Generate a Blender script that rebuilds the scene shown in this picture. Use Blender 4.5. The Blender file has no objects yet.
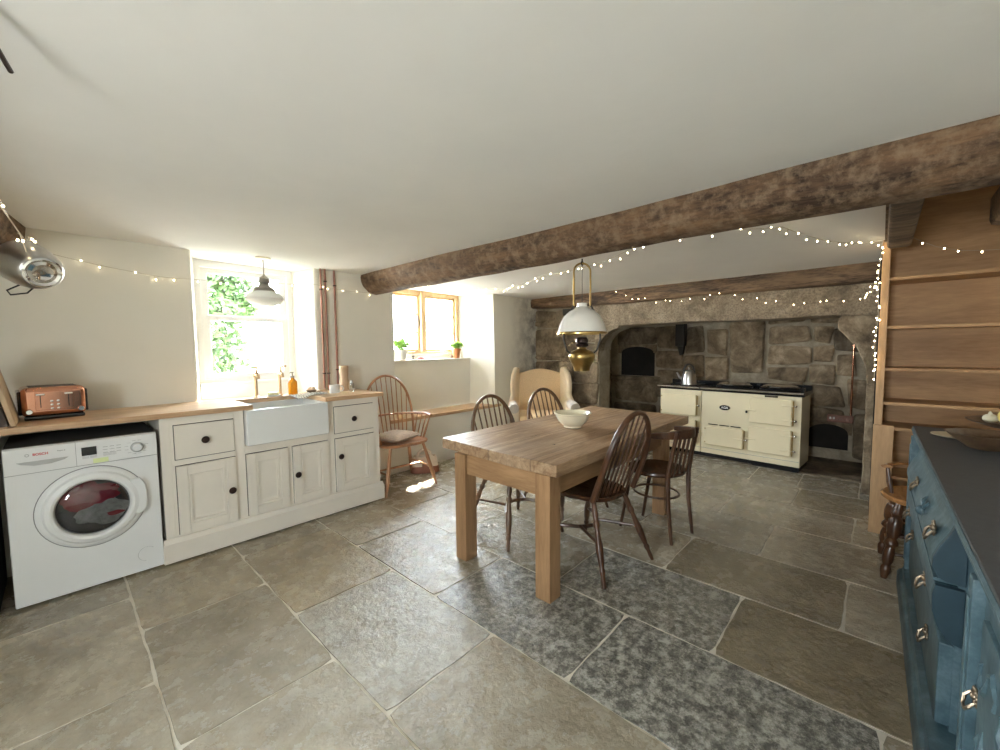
import bpy, bmesh, math, random
from mathutils import Vector, Matrix, noise
PI = math.pi
S = bpy.context.scene
COL = S.collection
random.seed(7)

# ---------------------------------------------------------------- materials
def newmat(name):
    m = bpy.data.materials.new(name); m.use_nodes = True
    nt = m.node_tree; nt.nodes.clear()
    out = nt.nodes.new('ShaderNodeOutputMaterial')
    b = nt.nodes.new('ShaderNodeBsdfPrincipled')
    nt.links.new(b.outputs[0], out.inputs[0])
    return m, nt, b

def c4(c): return (c[0], c[1], c[2], 1)

def coords(nt, scale=(1, 1, 1), rot=(0, 0, 0), which='Object'):
    tc = nt.nodes.new('ShaderNodeTexCoord'); mp = nt.nodes.new('ShaderNodeMapping')
    mp.inputs['Scale'].default_value = scale; mp.inputs['Rotation'].default_value = rot
    nt.links.new(tc.outputs[which], mp.inputs[0]); return mp.outputs[0]

def noise_n(nt, vec, scale, detail=5, rough=.6, dist=0):
    n = nt.nodes.new('ShaderNodeTexNoise'); n.inputs['Scale'].default_value = scale
    n.inputs['Detail'].default_value = detail; n.inputs['Roughness'].default_value = rough
    n.inputs['Distortion'].default_value = dist
    nt.links.new(vec, n.inputs['Vector']); return n.outputs['Fac']

def ramp(nt, fac, stops):
    r = nt.nodes.new('ShaderNodeValToRGB'); e = r.color_ramp.elements
    while len(e) < len(stops): e.new(.5)
    for i, (p, c) in enumerate(stops):
        e[i].position = p; e[i].color = c4(c) if hasattr(c, '__len__') else (c, c, c, 1)
    nt.links.new(fac, r.inputs[0]); return r.outputs[0]

def mixc(nt, fac, a, b, mode='MIX'):
    m = nt.nodes.new('ShaderNodeMix'); m.data_type = 'RGBA'; m.blend_type = mode
    for sock, v in ((m.inputs[0], fac), (m.inputs[6], a), (m.inputs[7], b)):
        if hasattr(v, 'is_linked') or hasattr(v, 'links'): nt.links.new(v, sock)
        elif isinstance(v, (int, float)): sock.default_value = v
        else: sock.default_value = c4(v)
    return m.outputs[2]

def bump(nt, b, h, strength=.3, dist=.01):
    n = nt.nodes.new('ShaderNodeBump'); n.inputs['Strength'].default_value = strength
    n.inputs['Distance'].default_value = dist
    nt.links.new(h, n.inputs['Height']); nt.links.new(n.outputs[0], b.inputs['Normal'])

def plain(name, col, rough=.5, metal=0, var=.06, vscale=12, bmp=0, bscale=60, **kw):
    m, nt, b = newmat(name)
    v = coords(nt)
    f = noise_n(nt, v, vscale)
    lo = [max(0, x * (1 - var)) for x in col]; hi = [min(1, x * (1 + var)) for x in col]
    nt.links.new(ramp(nt, f, [(.3, lo), (.7, hi)]), b.inputs['Base Color'])
    b.inputs['Roughness'].default_value = rough; b.inputs['Metallic'].default_value = metal
    if bmp: bump(nt, b, noise_n(nt, v, bscale), bmp, .004)
    for k, x in kw.items(): b.inputs[k].default_value = x
    return m

def wood(name, dark, light, axis='X', scale=6, stretch=10, rough=.5, bmp=.15, knots=True, contrast=(.3, .7), wear=None):
    m, nt, b = newmat(name)
    sc = {'X': (1, stretch, stretch), 'Y': (stretch, 1, stretch), 'Z': (stretch, stretch, 1)}[axis]
    v = coords(nt, sc)
    f = noise_n(nt, v, scale / 4, 8, .65, .6)
    g = noise_n(nt, v, scale * 2.2, 4, .6, .2)
    mul = nt.nodes.new('ShaderNodeMath'); mul.operation = 'MULTIPLY_ADD'
    nt.links.new(g, mul.inputs[0]); mul.inputs[1].default_value = .45; nt.links.new(f, mul.inputs[2])
    s2 = nt.nodes.new('ShaderNodeMath'); s2.operation = 'SUBTRACT'; s2.inputs[1].default_value = .225
    nt.links.new(mul.outputs[0], s2.inputs[0])
    colr = ramp(nt, s2.outputs[0], [(contrast[0], dark), (contrast[1], light)])
    if knots:
        kf = noise_n(nt, coords(nt), 2.3, 2, .5)
        colr = mixc(nt, ramp(nt, kf, [(.35, .35), (.55, 0.0)]), colr, dark)
    if wear:
        wf = noise_n(nt, coords(nt), wear[1], 5, .7)
        colr = mixc(nt, ramp(nt, wf, [(.45, 0.), (.7, .8)]), colr, wear[0])
    nt.links.new(colr, b.inputs['Base Color'])
    b.inputs['Roughness'].default_value = rough
    if bmp: bump(nt, b, s2.outputs[0], bmp, .006)
    return m

def stone(name, a, bcol, c, scale=3, bmp=.5, rough=.85, speck=0):
    m, nt, b = newmat(name)
    v = coords(nt)
    f = noise_n(nt, v, scale, 8, .7, .4)
    base = ramp(nt, f, [(.3, a), (.5, bcol), (.72, c)])
    if speck:
        sf = noise_n(nt, v, 55, 3, .8)
        base = mixc(nt, ramp(nt, sf, [(.45, 0.), (.62, speck)]), base, a)
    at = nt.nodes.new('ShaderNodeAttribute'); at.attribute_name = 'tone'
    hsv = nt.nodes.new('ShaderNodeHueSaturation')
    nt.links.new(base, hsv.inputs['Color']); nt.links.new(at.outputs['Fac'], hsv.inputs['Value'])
    nt.links.new(hsv.outputs[0], b.inputs['Base Color'])
    b.inputs['Roughness'].default_value = rough
    bump(nt, b, noise_n(nt, v, scale * 5, 8, .72), bmp, .03)
    return m

def emis(name, col, strength):
    m, nt, b = newmat(name)
    b.inputs['Base Color'].default_value = c4(col); b.inputs['Emission Color'].default_value = c4(col)
    b.inputs['Emission Strength'].default_value = strength
    return m

def glassy(name, tint=(1, 1, 1), gloss=.06, rough=.02):
    m = bpy.data.materials.new(name); m.use_nodes = True; nt = m.node_tree; nt.nodes.clear()
    o = nt.nodes.new('ShaderNodeOutputMaterial'); t = nt.nodes.new('ShaderNodeBsdfTransparent')
    g = nt.nodes.new('ShaderNodeBsdfGlossy'); mx = nt.nodes.new('ShaderNodeMixShader')
    t.inputs[0].default_value = c4(tint); g.inputs['Roughness'].default_value = rough; mx.inputs[0].default_value = gloss
    nt.links.new(t.outputs[0], mx.inputs[1]); nt.links.new(g.outputs[0], mx.inputs[2]); nt.links.new(mx.outputs[0], o.inputs[0])
    return m

def plaster(name, col, patches=None):
    m, nt, b = newmat(name)
    v = coords(nt)
    f = noise_n(nt, v, 1.6, 6, .6)
    base = ramp(nt, f, [(.3, [x * .94 for x in col]), (.7, col)])
    if patches:
        # patchy darker tone growing towards the fireplace corner
        sx = nt.nodes.new('ShaderNodeSeparateXYZ'); nt.links.new(v, sx.inputs[0])
        mr = nt.nodes.new('ShaderNodeMapRange'); mr.inputs[1].default_value = patches[0]; mr.inputs[2].default_value = patches[1]
        nt.links.new(sx.outputs[0], mr.inputs[0])
        nf = ramp(nt, noise_n(nt, v, 5, 6, .7), [(.35, 0.), (.62, 1.)])
        mu = nt.nodes.new('ShaderNodeMath'); mu.operation = 'MULTIPLY'
        nt.links.new(mr.outputs[0], mu.inputs[0]); nt.links.new(nf, mu.inputs[1])
        base = mixc(nt, mu.outputs[0], base, patches[2])
    nt.links.new(base, b.inputs['Base Color']); b.inputs['Roughness'].default_value = .9
    bump(nt, b, noise_n(nt, v, 3.2, 5, .5), .22, .03)
    return m

def flag_mat():
    m, nt, b = newmat('flagstone')
    v = coords(nt)
    tone = nt.nodes.new('ShaderNodeAttribute'); tone.attribute_name = 'tone'
    mot = nt.nodes.new('ShaderNodeAttribute'); mot.attribute_name = 'mottle'
    wrm = nt.nodes.new('ShaderNodeAttribute'); wrm.attribute_name = 'warm'
    f1 = noise_n(nt, v, 3.2, 10, .72, .1)
    base = ramp(nt, f1, [(.3, (.26, .222, .165)), (.5, (.37, .328, .255)), (.72, (.51, .47, .385))])
    base = mixc(nt, wrm.outputs['Fac'], base, ramp(nt, f1, [(.3, (.205, .16, .095)), (.5, (.30, .243, .155)), (.72, (.42, .35, .235))]))
    f2 = noise_n(nt, v, 19, 12, .82, .0)
    motc = ramp(nt, f2, [(.44, (.105, .103, .092)), (.5, (.235, .225, .195)), (.565, (.48, .465, .41))])
    base = mixc(nt, mot.outputs['Fac'], base, motc)
    hsv = nt.nodes.new('ShaderNodeHueSaturation'); nt.links.new(base, hsv.inputs['Color']); nt.links.new(tone.outputs['Fac'], hsv.inputs['Value'])
    nt.links.new(hsv.outputs[0], b.inputs['Base Color'])
    fr = noise_n(nt, v, 9, 6, .7)
    nt.links.new(ramp(nt, fr, [(.34, .12), (.66, .36)]), b.inputs['Roughness'])
    b.inputs['Specular IOR Level'].default_value = .75
    h1 = noise_n(nt, v, 9, 10, .66, .1); h2 = noise_n(nt, v, 34, 6, .6, .2)
    ad = nt.nodes.new('ShaderNodeMath'); ad.operation = 'MULTIPLY_ADD'; nt.links.new(h2, ad.inputs[0]); ad.inputs[1].default_value = .35; nt.links.new(h1, ad.inputs[2])
    bump(nt, b, ad.outputs[0], .5, .025)
    return m

M = {}
M['plaster'] = plaster('plaster', (.80, .775, .69))
M['plaster_patches'] = plaster('plaster_patches', (.80, .775, .69), (4.25, 4.85, (.22, .20, .18)))
M['ceiling'] = plaster('ceiling_paint', (.82, .815, .79))
M['white_gloss'] = plain('white_gloss', (.86, .86, .84), .35, 0, .02)
M['flag'] = flag_mat()
M['grout'] = plain('grout', (.66, .61, .51), .9, 0, .15, 8, .4, 80)
M['oldbeam'] = wood('old_beam', (.030, .014, .006), (.21, .12, .06), 'Y', 7, 5, .8, 1.0, True, (.34, .70), ((.27, .19, .12), 17))
M['oldbeam2'] = wood('old_mantel_beam', (.04, .022, .011), (.26, .165, .09), 'Y', 6, 6, .8, 1.0, True, (.36, .62))
M['stone'] = stone('sandstone', (.07, .048, .028), (.22, .165, .105), (.46, .37, .26), 5, 1.0)
M['granite'] = stone('granite_lintel', (.10, .075, .05), (.28, .22, .15), (.44, .36, .26), 5, .9, .85, .6)
M['mortar'] = stone('mortar', (.28, .23, .165), (.42, .36, .265), (.56, .49, .375), 7, .8)
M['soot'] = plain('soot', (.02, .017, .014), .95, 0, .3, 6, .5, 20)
M['cream_paint'] = plain('cream_painted_wood', (.80, .75, .67), .5, 0, .02, 9)
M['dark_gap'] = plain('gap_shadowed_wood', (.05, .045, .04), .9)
M['worktop'] = wood('oak_worktop', (.40, .24, .13), (.60, .415, .255), 'X', 7, 12, .38, .05, False)
M['ceramic'] = plain('fireclay', (.82, .84, .84), .12, 0, .01)
M['bronze'] = plain('dark_bronze', (.045, .028, .024), .3, .8, .2)
M['brass'] = plain('brass', (.58, .42, .26), .28, 1, .12, 20)
M['oldbrass'] = plain('aged_brass', (.42, .29, .11), .3, 1, .25, 14)
M['copper'] = plain('copper', (.62, .30, .20), .10, 1, .10)
M['coppertube'] = plain('copper_pipe', (.33, .165, .125), .42, .6, .15)
M['steel'] = plain('brushed_steel', (.62, .61, .60), .28, 1, .08, 30)
M['white_metal'] = plain('white_enamel', (.80, .81, .81), .28, 0, .01)
M['grey_plastic'] = plain('grey_plastic', (.45, .46, .46), .35)
M['light_grey_plastic'] = plain('light_grey_plastic', (.66, .67, .67), .35, 0, .01)
M['black_gloss'] = plain('black_gloss', (.012, .012, .013), .12)
M['black_enamel'] = plain('black_enamel', (.012, .013, .016), .14)
M['black_iron'] = plain('black_iron', (.03, .028, .026), .5, .6)
M['range_cream'] = plain('cream_enamel', (.80, .72, .52), .22, 0, .015)
M['range_cream2'] = plain('cream_enamel_door', (.84, .75, .53), .2, 0, .015)
M['chrome'] = plain('chrome', (.80, .80, .80), .12, 1, .02)
M['pine_leg'] = wood('pine_leg', (.22, .115, .05), (.42, .25, .125), 'Z', 5, 9, .5, .1)
M['pine_x'] = wood('pine_apron', (.21, .11, .048), (.40, .24, .12), 'X', 5, 9, .5, .1)
M['pine_y'] = wood('pine_apron_end', (.22, .115, .05), (.42, .25, .125), 'Y', 5, 9, .5, .1)
M['shelf_pine'] = wood('shelf_pine', (.30, .155, .06), (.56, .34, .16), 'Y', 4, 7, .55, .12)
M['shelf_pine_z'] = wood('shelf_pine_upright', (.32, .18, .08), (.55, .35, .18), 'Z', 4, 7, .55, .12)
M['darkwood'] = wood('dark_elm', (.025, .010, .005), (.115, .048, .02), 'Z', 7, 5, .28, .05, False)
M['darkseat'] = wood('dark_seat', (.022, .009, .005), (.09, .035, .016), 'Y', 7, 5, .25, .05, False)
M['midwood'] = wood('brown_elm', (.045, .022, .011), (.20, .105, .05), 'Z', 7, 5, .3, .05, False)
M['midseat'] = wood('brown_seat', (.055, .028, .014), (.20, .105, .055), 'Y', 7, 5, .28, .05, False)
M['gold_wood'] = wood('honey_wood', (.27, .12, .055), (.50, .27, .14), 'Z', 7, 5, .33, .05, False)
M['gold_seat'] = wood('honey_seat', (.27, .12, .055), (.48, .25, .13), 'Y', 7, 5, .3, .05, False)
M['stoolseat'] = wood('stool_seat', (.20, .085, .025), (.38, .18, .065), 'Y', 7, 5, .25, .05, False)
M['tan_fabric'] = plain('tan_woven_fabric', (.70, .52, .32), .95, 0, .12, 90, .4, 160)
M['cream_fabric'] = plain('cream_fabric', (.72, .60, .44), .95, 0, .06, 60, .4, 160)
M['pale_fabric'] = plain('pale_arm_cover', (.55, .49, .43), .95, 0, .08, 60, .4, 160)
M['cushion'] = plain('cushion_fabric', (.50, .40, .32), .95, 0, .25, 70, .5, 120)
M['leather'] = plain('brown_leather', (.22, .075, .035), .45, 0, .2)
M['canvas'] = plain('cream_canvas', (.66, .56, .46), .9, 0, .1)
M['blue'] = None
M['slate'] = plain('slate_grey_top', (.055, .058, .062), .55, 0, .12, 30, .2, 90)
M['opal'] = plain('opal_glass', (.90, .90, .88), .2, 0, .01, **{'Transmission Weight': 0.0})
M['white_shade'] = plain('white_glass_shade', (.84, .82, .77), .2, 0, .02)
M['zinc'] = plain('grey_fitting', (.30, .28, .25), .4, .7, .1)
M['window_white'] = plain('white_window_paint', (.93, .93, .92), .4, 0, .01)
M['window_oak'] = wood('window_oak', (.48, .31, .15), (.68, .50, .30), 'Z', 5, 8, .5, .1, False)
M['lead'] = plain('lead', (.34, .34, .34), .5, .5)
M['glass'] = glassy('window_glass')
M['amber'] = plain('amber_glass', (.72, .30, .02), .08, 0, .02, **{'Transmission Weight': .6, 'IOR': 1.3})
M['clear'] = glassy('clear_plastic', (.9, .93, .93), .25, .1)
M['leaf'] = plain('leaf_green', (.27, .50, .09), .5, 0, .35, 25)
M['ivy'] = plain('ivy_leaves', (.040, .082, .020), .6, 0, .55, 6)
M['petal'] = plain('pink_petal', (.75, .18, .35), .6)
M['terracotta'] = plain('terracotta', (.55, .21, .09), .8, 0, .15)
M['pot_white'] = plain('white_pot', (.74, .76, .76), .5)
M['bowlcream'] = plain('cream_stoneware', (.84, .78, .60), .22, 0, .02)
M['soap'] = plain('soap', (.80, .72, .45), .5)
M['towel'] = None
M['brownbowl'] = wood('turned_bowl', (.06, .035, .02), (.20, .125, .07), 'X', 5, 3, .4, .05, False)
M['plate'] = plain('cream_plate', (.58, .50, .34), .4, 0, .12, 40)
M['fruit'] = plain('yellow_fruit', (.72, .58, .18), .4, 0, .12, 8)
M['fruit_pale'] = plain('pale_garlic', (.72, .66, .50), .5, 0, .1, 10)
M['egg'] = plain('egg_shell', (.72, .55, .42), .5)
M['red_cloth'] = plain('red_laundry', (.33, .012, .03), .9, 0, .3, 18, .6, 25)
M['grey_cloth'] = plain('grey_laundry', (.42, .44, .42), .9, 0, .4, 22, .6, 25)
M['dark_drum'] = plain('dark_drum', (.03, .03, .032), .4)
M['door_glass'] = glassy('door_glass', (.50, .50, .52), .10, .03)
M['bosch_red'] = plain('red_ink', (.55, .02, .03), .5)
M['grey_ink'] = plain('grey_ink', (.22, .22, .23), .5)
M['boardwood'] = wood('chopping_board_wood', (.42, .29, .17), (.62, .47, .30), 'Z', 4, 8, .5, .05, False)
M['boarddark'] = wood('dark_board_wood', (.03, .02, .015), (.09, .06, .04), 'Z', 4, 8, .5, .05, False)
M['bulb'] = emis('fairy_bulb', (1, .80, .48), 26)
M['wire'] = plain('fairy_wire', (.42, .36, .27), .4, .6)
M['wire_dark'] = plain('dark_wire', (.16, .13, .10), .5, .3)
M['outground'] = plain('outside_paving', (.45, .43, .40), .9, 0, .1, 3)
M['outwall'] = plain('outside_render', (.75, .74, .70), .9, 0, .06, 3)

def blue_mat():
    m, nt, b = newmat('worn_blue_paint')
    v = coords(nt)
    f = noise_n(nt, v, 14, 7, .7)
    col = ramp(nt, f, [(.3, (.030, .062, .078)), (.52, (.065, .118, .142)), (.72, (.14, .205, .235))])
    nt.links.new(col, b.inputs['Base Color']); b.inputs['Roughness'].default_value = .42
    bump(nt, b, noise_n(nt, v, 40, 4), .15, .004); return m
M['blue'] = blue_mat()
M['blue_dark'] = plain('dark_blue_paint', (.022, .05, .068), .45, 0, .15)

def towel_mat():
    m, nt, b = newmat('striped_towel')
    w = nt.nodes.new('ShaderNodeTexWave'); w.inputs['Scale'].default_value = 16; w.bands_direction = 'X'
    nt.links.new(coords(nt), w.inputs[0])
    nt.links.new(ramp(nt, w.outputs['Fac'], [(.0, (.72, .70, .66)), (.55, (.70, .68, .64)), (.75, (.30, .28, .30))]), b.inputs['Base Color'])
    b.inputs['Roughness'].default_value = .95; return m
M['towel'] = towel_mat()

def tabletop_mat():
    m, nt, b = newmat('worn_table_top')
    v = coords(nt, (1, 9, 9))
    f = noise_n(nt, v, 2.2, 9, .68, .8)
    w = nt.nodes.new('ShaderNodeTexNoise'); w.inputs['Scale'].default_value = 16; w.inputs['Detail'].default_value = 5
    nt.links.new(v, w.inputs['Vector'])
    col = ramp(nt, f, [(.28, (.12, .062, .03)), (.42, (.27, .16, .085)), (.58, (.42, .28, .165)), (.75, (.55, .41, .28))])
    col = mixc(nt, ramp(nt, w.outputs['Fac'], [(.52, 0.), (.72, .55)]), col, (.17, .105, .065))
    big = noise_n(nt, coords(nt), 1.4, 4, .6)
    col = mixc(nt, ramp(nt, big, [(.45, 0.), (.68, .5)]), col, (.40, .31, .235))
    # plank seams run along the length
    sx = nt.nodes.new('ShaderNodeSeparateXYZ'); nt.links.new(coords(nt), sx.inputs[0])
    md = nt.nodes.new('ShaderNodeMath'); md.operation = 'PINGPONG'; md.inputs[1].default_value = .16
    nt.links.new(sx.outputs[1], md.inputs[0])
    seam = ramp(nt, md.outputs[0], [(.0, .6), (.009, 0.)])
    col = mixc(nt, seam, col, (.09, .055, .035))
    nt.links.new(col, b.inputs['Base Color']); b.inputs['Roughness'].default_value = .42
    bump(nt, b, f, .3, .008); return m
M['tabletop'] = tabletop_mat()

# ---------------------------------------------------------------- mesh helpers
def B(): return bmesh.new()

def merge(bm, b2, mat=None):
    if mat is not None: b2.transform(mat)
    vs = [bm.verts.new(v.co) for v in b2.verts]
    b2.verts.index_update()
    for f in b2.faces:
        try: bm.faces.new([vs[v.index] for v in f.verts])
        except ValueError: pass
    b2.free()

_jr = random.Random(99)
def box(bm, x0, x1, y0, y1, z0, z1, bev=0, mat=None, seg=2):
    j = lambda: _jr.uniform(0, .0003)
    x0 += j(); x1 -= j(); y0 += j(); y1 -= j(); z0 += j(); z1 -= j()
    b2 = bmesh.new()
    vs = [b2.verts.new((x, y, z)) for x in (x0, x1) for y in (y0, y1) for z in (z0, z1)]
    for f in ((0, 1, 3, 2), (4, 6, 7, 5), (0, 4, 5, 1), (2, 3, 7, 6), (0, 2, 6, 4), (1, 5, 7, 3)):
        b2.faces.new([vs[i] for i in f])
    if bev:
        bmesh.ops.bevel(b2, geom=list(b2.edges), offset=bev, segments=seg, profile=.5, affect='EDGES')
    bmesh.ops.recalc_face_normals(b2, faces=b2.faces)
    merge(bm, b2, mat); return bm

def tube(bm, pts, r, seg=10, closed=False, flat=1.0):
    """sweep a circle (or ellipse) along points; r scalar or list"""
    pts = [Vector(p) for p in pts]; n = len(pts)
    rs = r if hasattr(r, '__len__') else [r] * n
    rings = []; up = None
    for i, p in enumerate(pts):
        if closed: t = pts[(i + 1) % n] - pts[i - 1]
        else: t = (pts[min(i + 1, n - 1)] - pts[max(i - 1, 0)])
        t.normalize()
        if up is None:
            up = Vector((0, 0, 1)) if abs(t.z) < .9 else Vector((0, 1, 0))
        a = t.cross(up)
        if a.length < 1e-5: a = t.orthogonal()
        a.normalize(); bb = a.cross(t).normalized(); up = bb
        rings.append([bm.verts.new(p + a * math.cos(2 * PI * k / seg) * rs[i] + bb * math.sin(2 * PI * k / seg) * rs[i] * flat) for k in range(seg)])
    m = n if closed else n - 1
    for i in range(m):
        A, C = rings[i], rings[(i + 1) % n]
        for k in range(seg):
            bm.faces.new((A[k], A[(k + 1) % seg], C[(k + 1) % seg], C[k]))
    if not closed:
        bm.faces.new(rings[0][::-1]); bm.faces.new(rings[-1])
    return bm

def lathe(bm, prof, c=(0, 0, 0), seg=24, mat=None, cap=True):
    b2 = bmesh.new(); rings = []
    for (r, z) in prof:
        rings.append([b2.verts.new((max(r, 1e-4) * math.cos(2 * PI * k / seg), max(r, 1e-4) * math.sin(2 * PI * k / seg), z)) for k in range(seg)])
    for i in range(len(rings) - 1):
        for k in range(seg):
            b2.faces.new((rings[i][k], rings[i][(k + 1) % seg], rings[i + 1][(k + 1) % seg], rings[i + 1][k]))
    if cap:
        b2.faces.new(rings[0][::-1]); b2.faces.new(rings[-1])
    mm = Matrix.Translation(c)
    if mat is not None: mm = mm @ mat
    merge(bm, b2, mm); return bm

def sphere(bm, c, r, sub=2, sc=(1, 1, 1)):
    b2 = bmesh.new(); bmesh.ops.create_icosphere(b2, subdivisions=sub, radius=r)
    merge(bm, b2, Matrix.Translation(c) @ Matrix.Diagonal((sc[0], sc[1], sc[2], 1))); return bm

def prism(bm, poly, axis, a0, a1, bev=0):
    """extrude a 2-D polygon along axis: X uses (y,z), Y uses (x,z), Z uses (x,y)"""
    def P(p, a):
        return {'X': (a, p[0], p[1]), 'Y': (p[0], a, p[1]), 'Z': (p[0], p[1], a)}[axis]
    b2 = bmesh.new()
    A = [b2.verts.new(P(p, a0)) for p in poly]; C = [b2.verts.new(P(p, a1)) for p in poly]
    b2.faces.new(A); b2.faces.new(C[::-1]); n = len(poly)
    for i in range(n): b2.faces.new((A[i], C[i], C[(i + 1) % n], A[(i + 1) % n]))
    bmesh.ops.recalc_face_normals(b2, faces=b2.faces)
    if bev: bmesh.ops.bevel(b2, geom=list(b2.edges), offset=bev, segments=2, profile=.5, affect='EDGES')
    merge(bm, b2); return bm

def obj(name, bm, mat, parent=None, smooth=35, world=False, recalc=True):
    if recalc: bmesh.ops.recalc_face_normals(bm, faces=bm.faces)
    if world and parent is not None: bm.transform(world_m(parent).inverted())
    me = bpy.data.meshes.new(name); bm.to_mesh(me); bm.free()
    me.materials.append(mat)
    if smooth:
        me.polygons.foreach_set('use_smooth', [True] * len(me.polygons))
        me.set_sharp_from_angle(angle=math.radians(smooth))
    o = bpy.data.objects.new(name, me); COL.objects.link(o)
    if smooth:
        wn = o.modifiers.new('weighted', 'WEIGHTED_NORMAL'); wn.keep_sharp = True; wn.weight = 80
    if parent is not None: o.parent = parent
    return o

def world_m(o):
    m = o.matrix_basis.copy()
    p = o.parent
    while p is not None: m = p.matrix_basis @ m; p = p.parent
    return m

def tag(o, label, cat, group=None):
    o['label'] = label; o['category'] = cat
    if group: o['group'] = group
    return o

def thing(name, label, cat, loc=(0, 0, 0), rz=0, group=None):
    o = bpy.data.objects.new(name, None); COL.objects.link(o); o.empty_display_size = .1
    o.location = loc; o.rotation_euler = (0, 0, rz)
    return tag(o, label, cat, group)

def solo(name, bm, mat, label, cat, loc=(0, 0, 0), group=None, smooth=35, rz=0, local=False):
    """a thing that is one mesh; bm in world coordinates unless local"""
    if not local: bm.transform(Matrix.Translation(loc).inverted())
    o = obj(name, bm, mat, None, smooth); o.location = loc; o.rotation_euler = (0, 0, rz)
    return tag(o, label, cat, group)

def struct(name, bm, mat, parent=None, smooth=30, recalc=True):
    o = obj(name, bm, mat, parent, smooth, recalc=recalc)
    if parent is None: o['kind'] = 'structure'
    return o

def struct_empty(name, loc):
    o = bpy.data.objects.new(name, None); COL.objects.link(o); o.location = loc; o['kind'] = 'structure'; return o

def dup(root, loc=None, rz=None, label=None):
    r = root.copy(); COL.objects.link(r)
    if loc is not None: r.location = loc
    if rz is not None: r.rotation_euler = (0, 0, rz)
    if label: r['label'] = label
    for ch in list(root.children):
        c = ch.copy(); COL.objects.link(c); c.parent = r
        for g in list(ch.children):
            d = g.copy(); COL.objects.link(d); d.parent = c
    return r

def text(s, size, mat, parent, mtx, name='lettering', depth=.0006, bold=0):
    cu = bpy.data.curves.new(name, 'FONT'); cu.body = s; cu.size = size; cu.align_x = 'CENTER'; cu.align_y = 'CENTER'
    cu.extrude = depth; cu.offset = bold
    o = bpy.data.objects.new(name + '_tmp', cu); COL.objects.link(o)
    dg = bpy.context.evaluated_depsgraph_get(); me = bpy.data.meshes.new_from_object(o.evaluated_get(dg))
    bpy.data.objects.remove(o); bpy.data.curves.remove(cu)
    me.transform(mtx); me.materials.clear(); me.materials.append(mat)
    o = bpy.data.objects.new(name, me); COL.objects.link(o); o.parent = parent; return o

def nz(p, s=1.0): return noise.noise(Vector(p) * s)
RX = lambda a: Matrix.Rotation(a, 4, 'X')
RY = lambda a: Matrix.Rotation(a, 4, 'Y')
RZ = lambda a: Matrix.Rotation(a, 4, 'Z')
T = lambda *p: Matrix.Translation(p)

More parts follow.
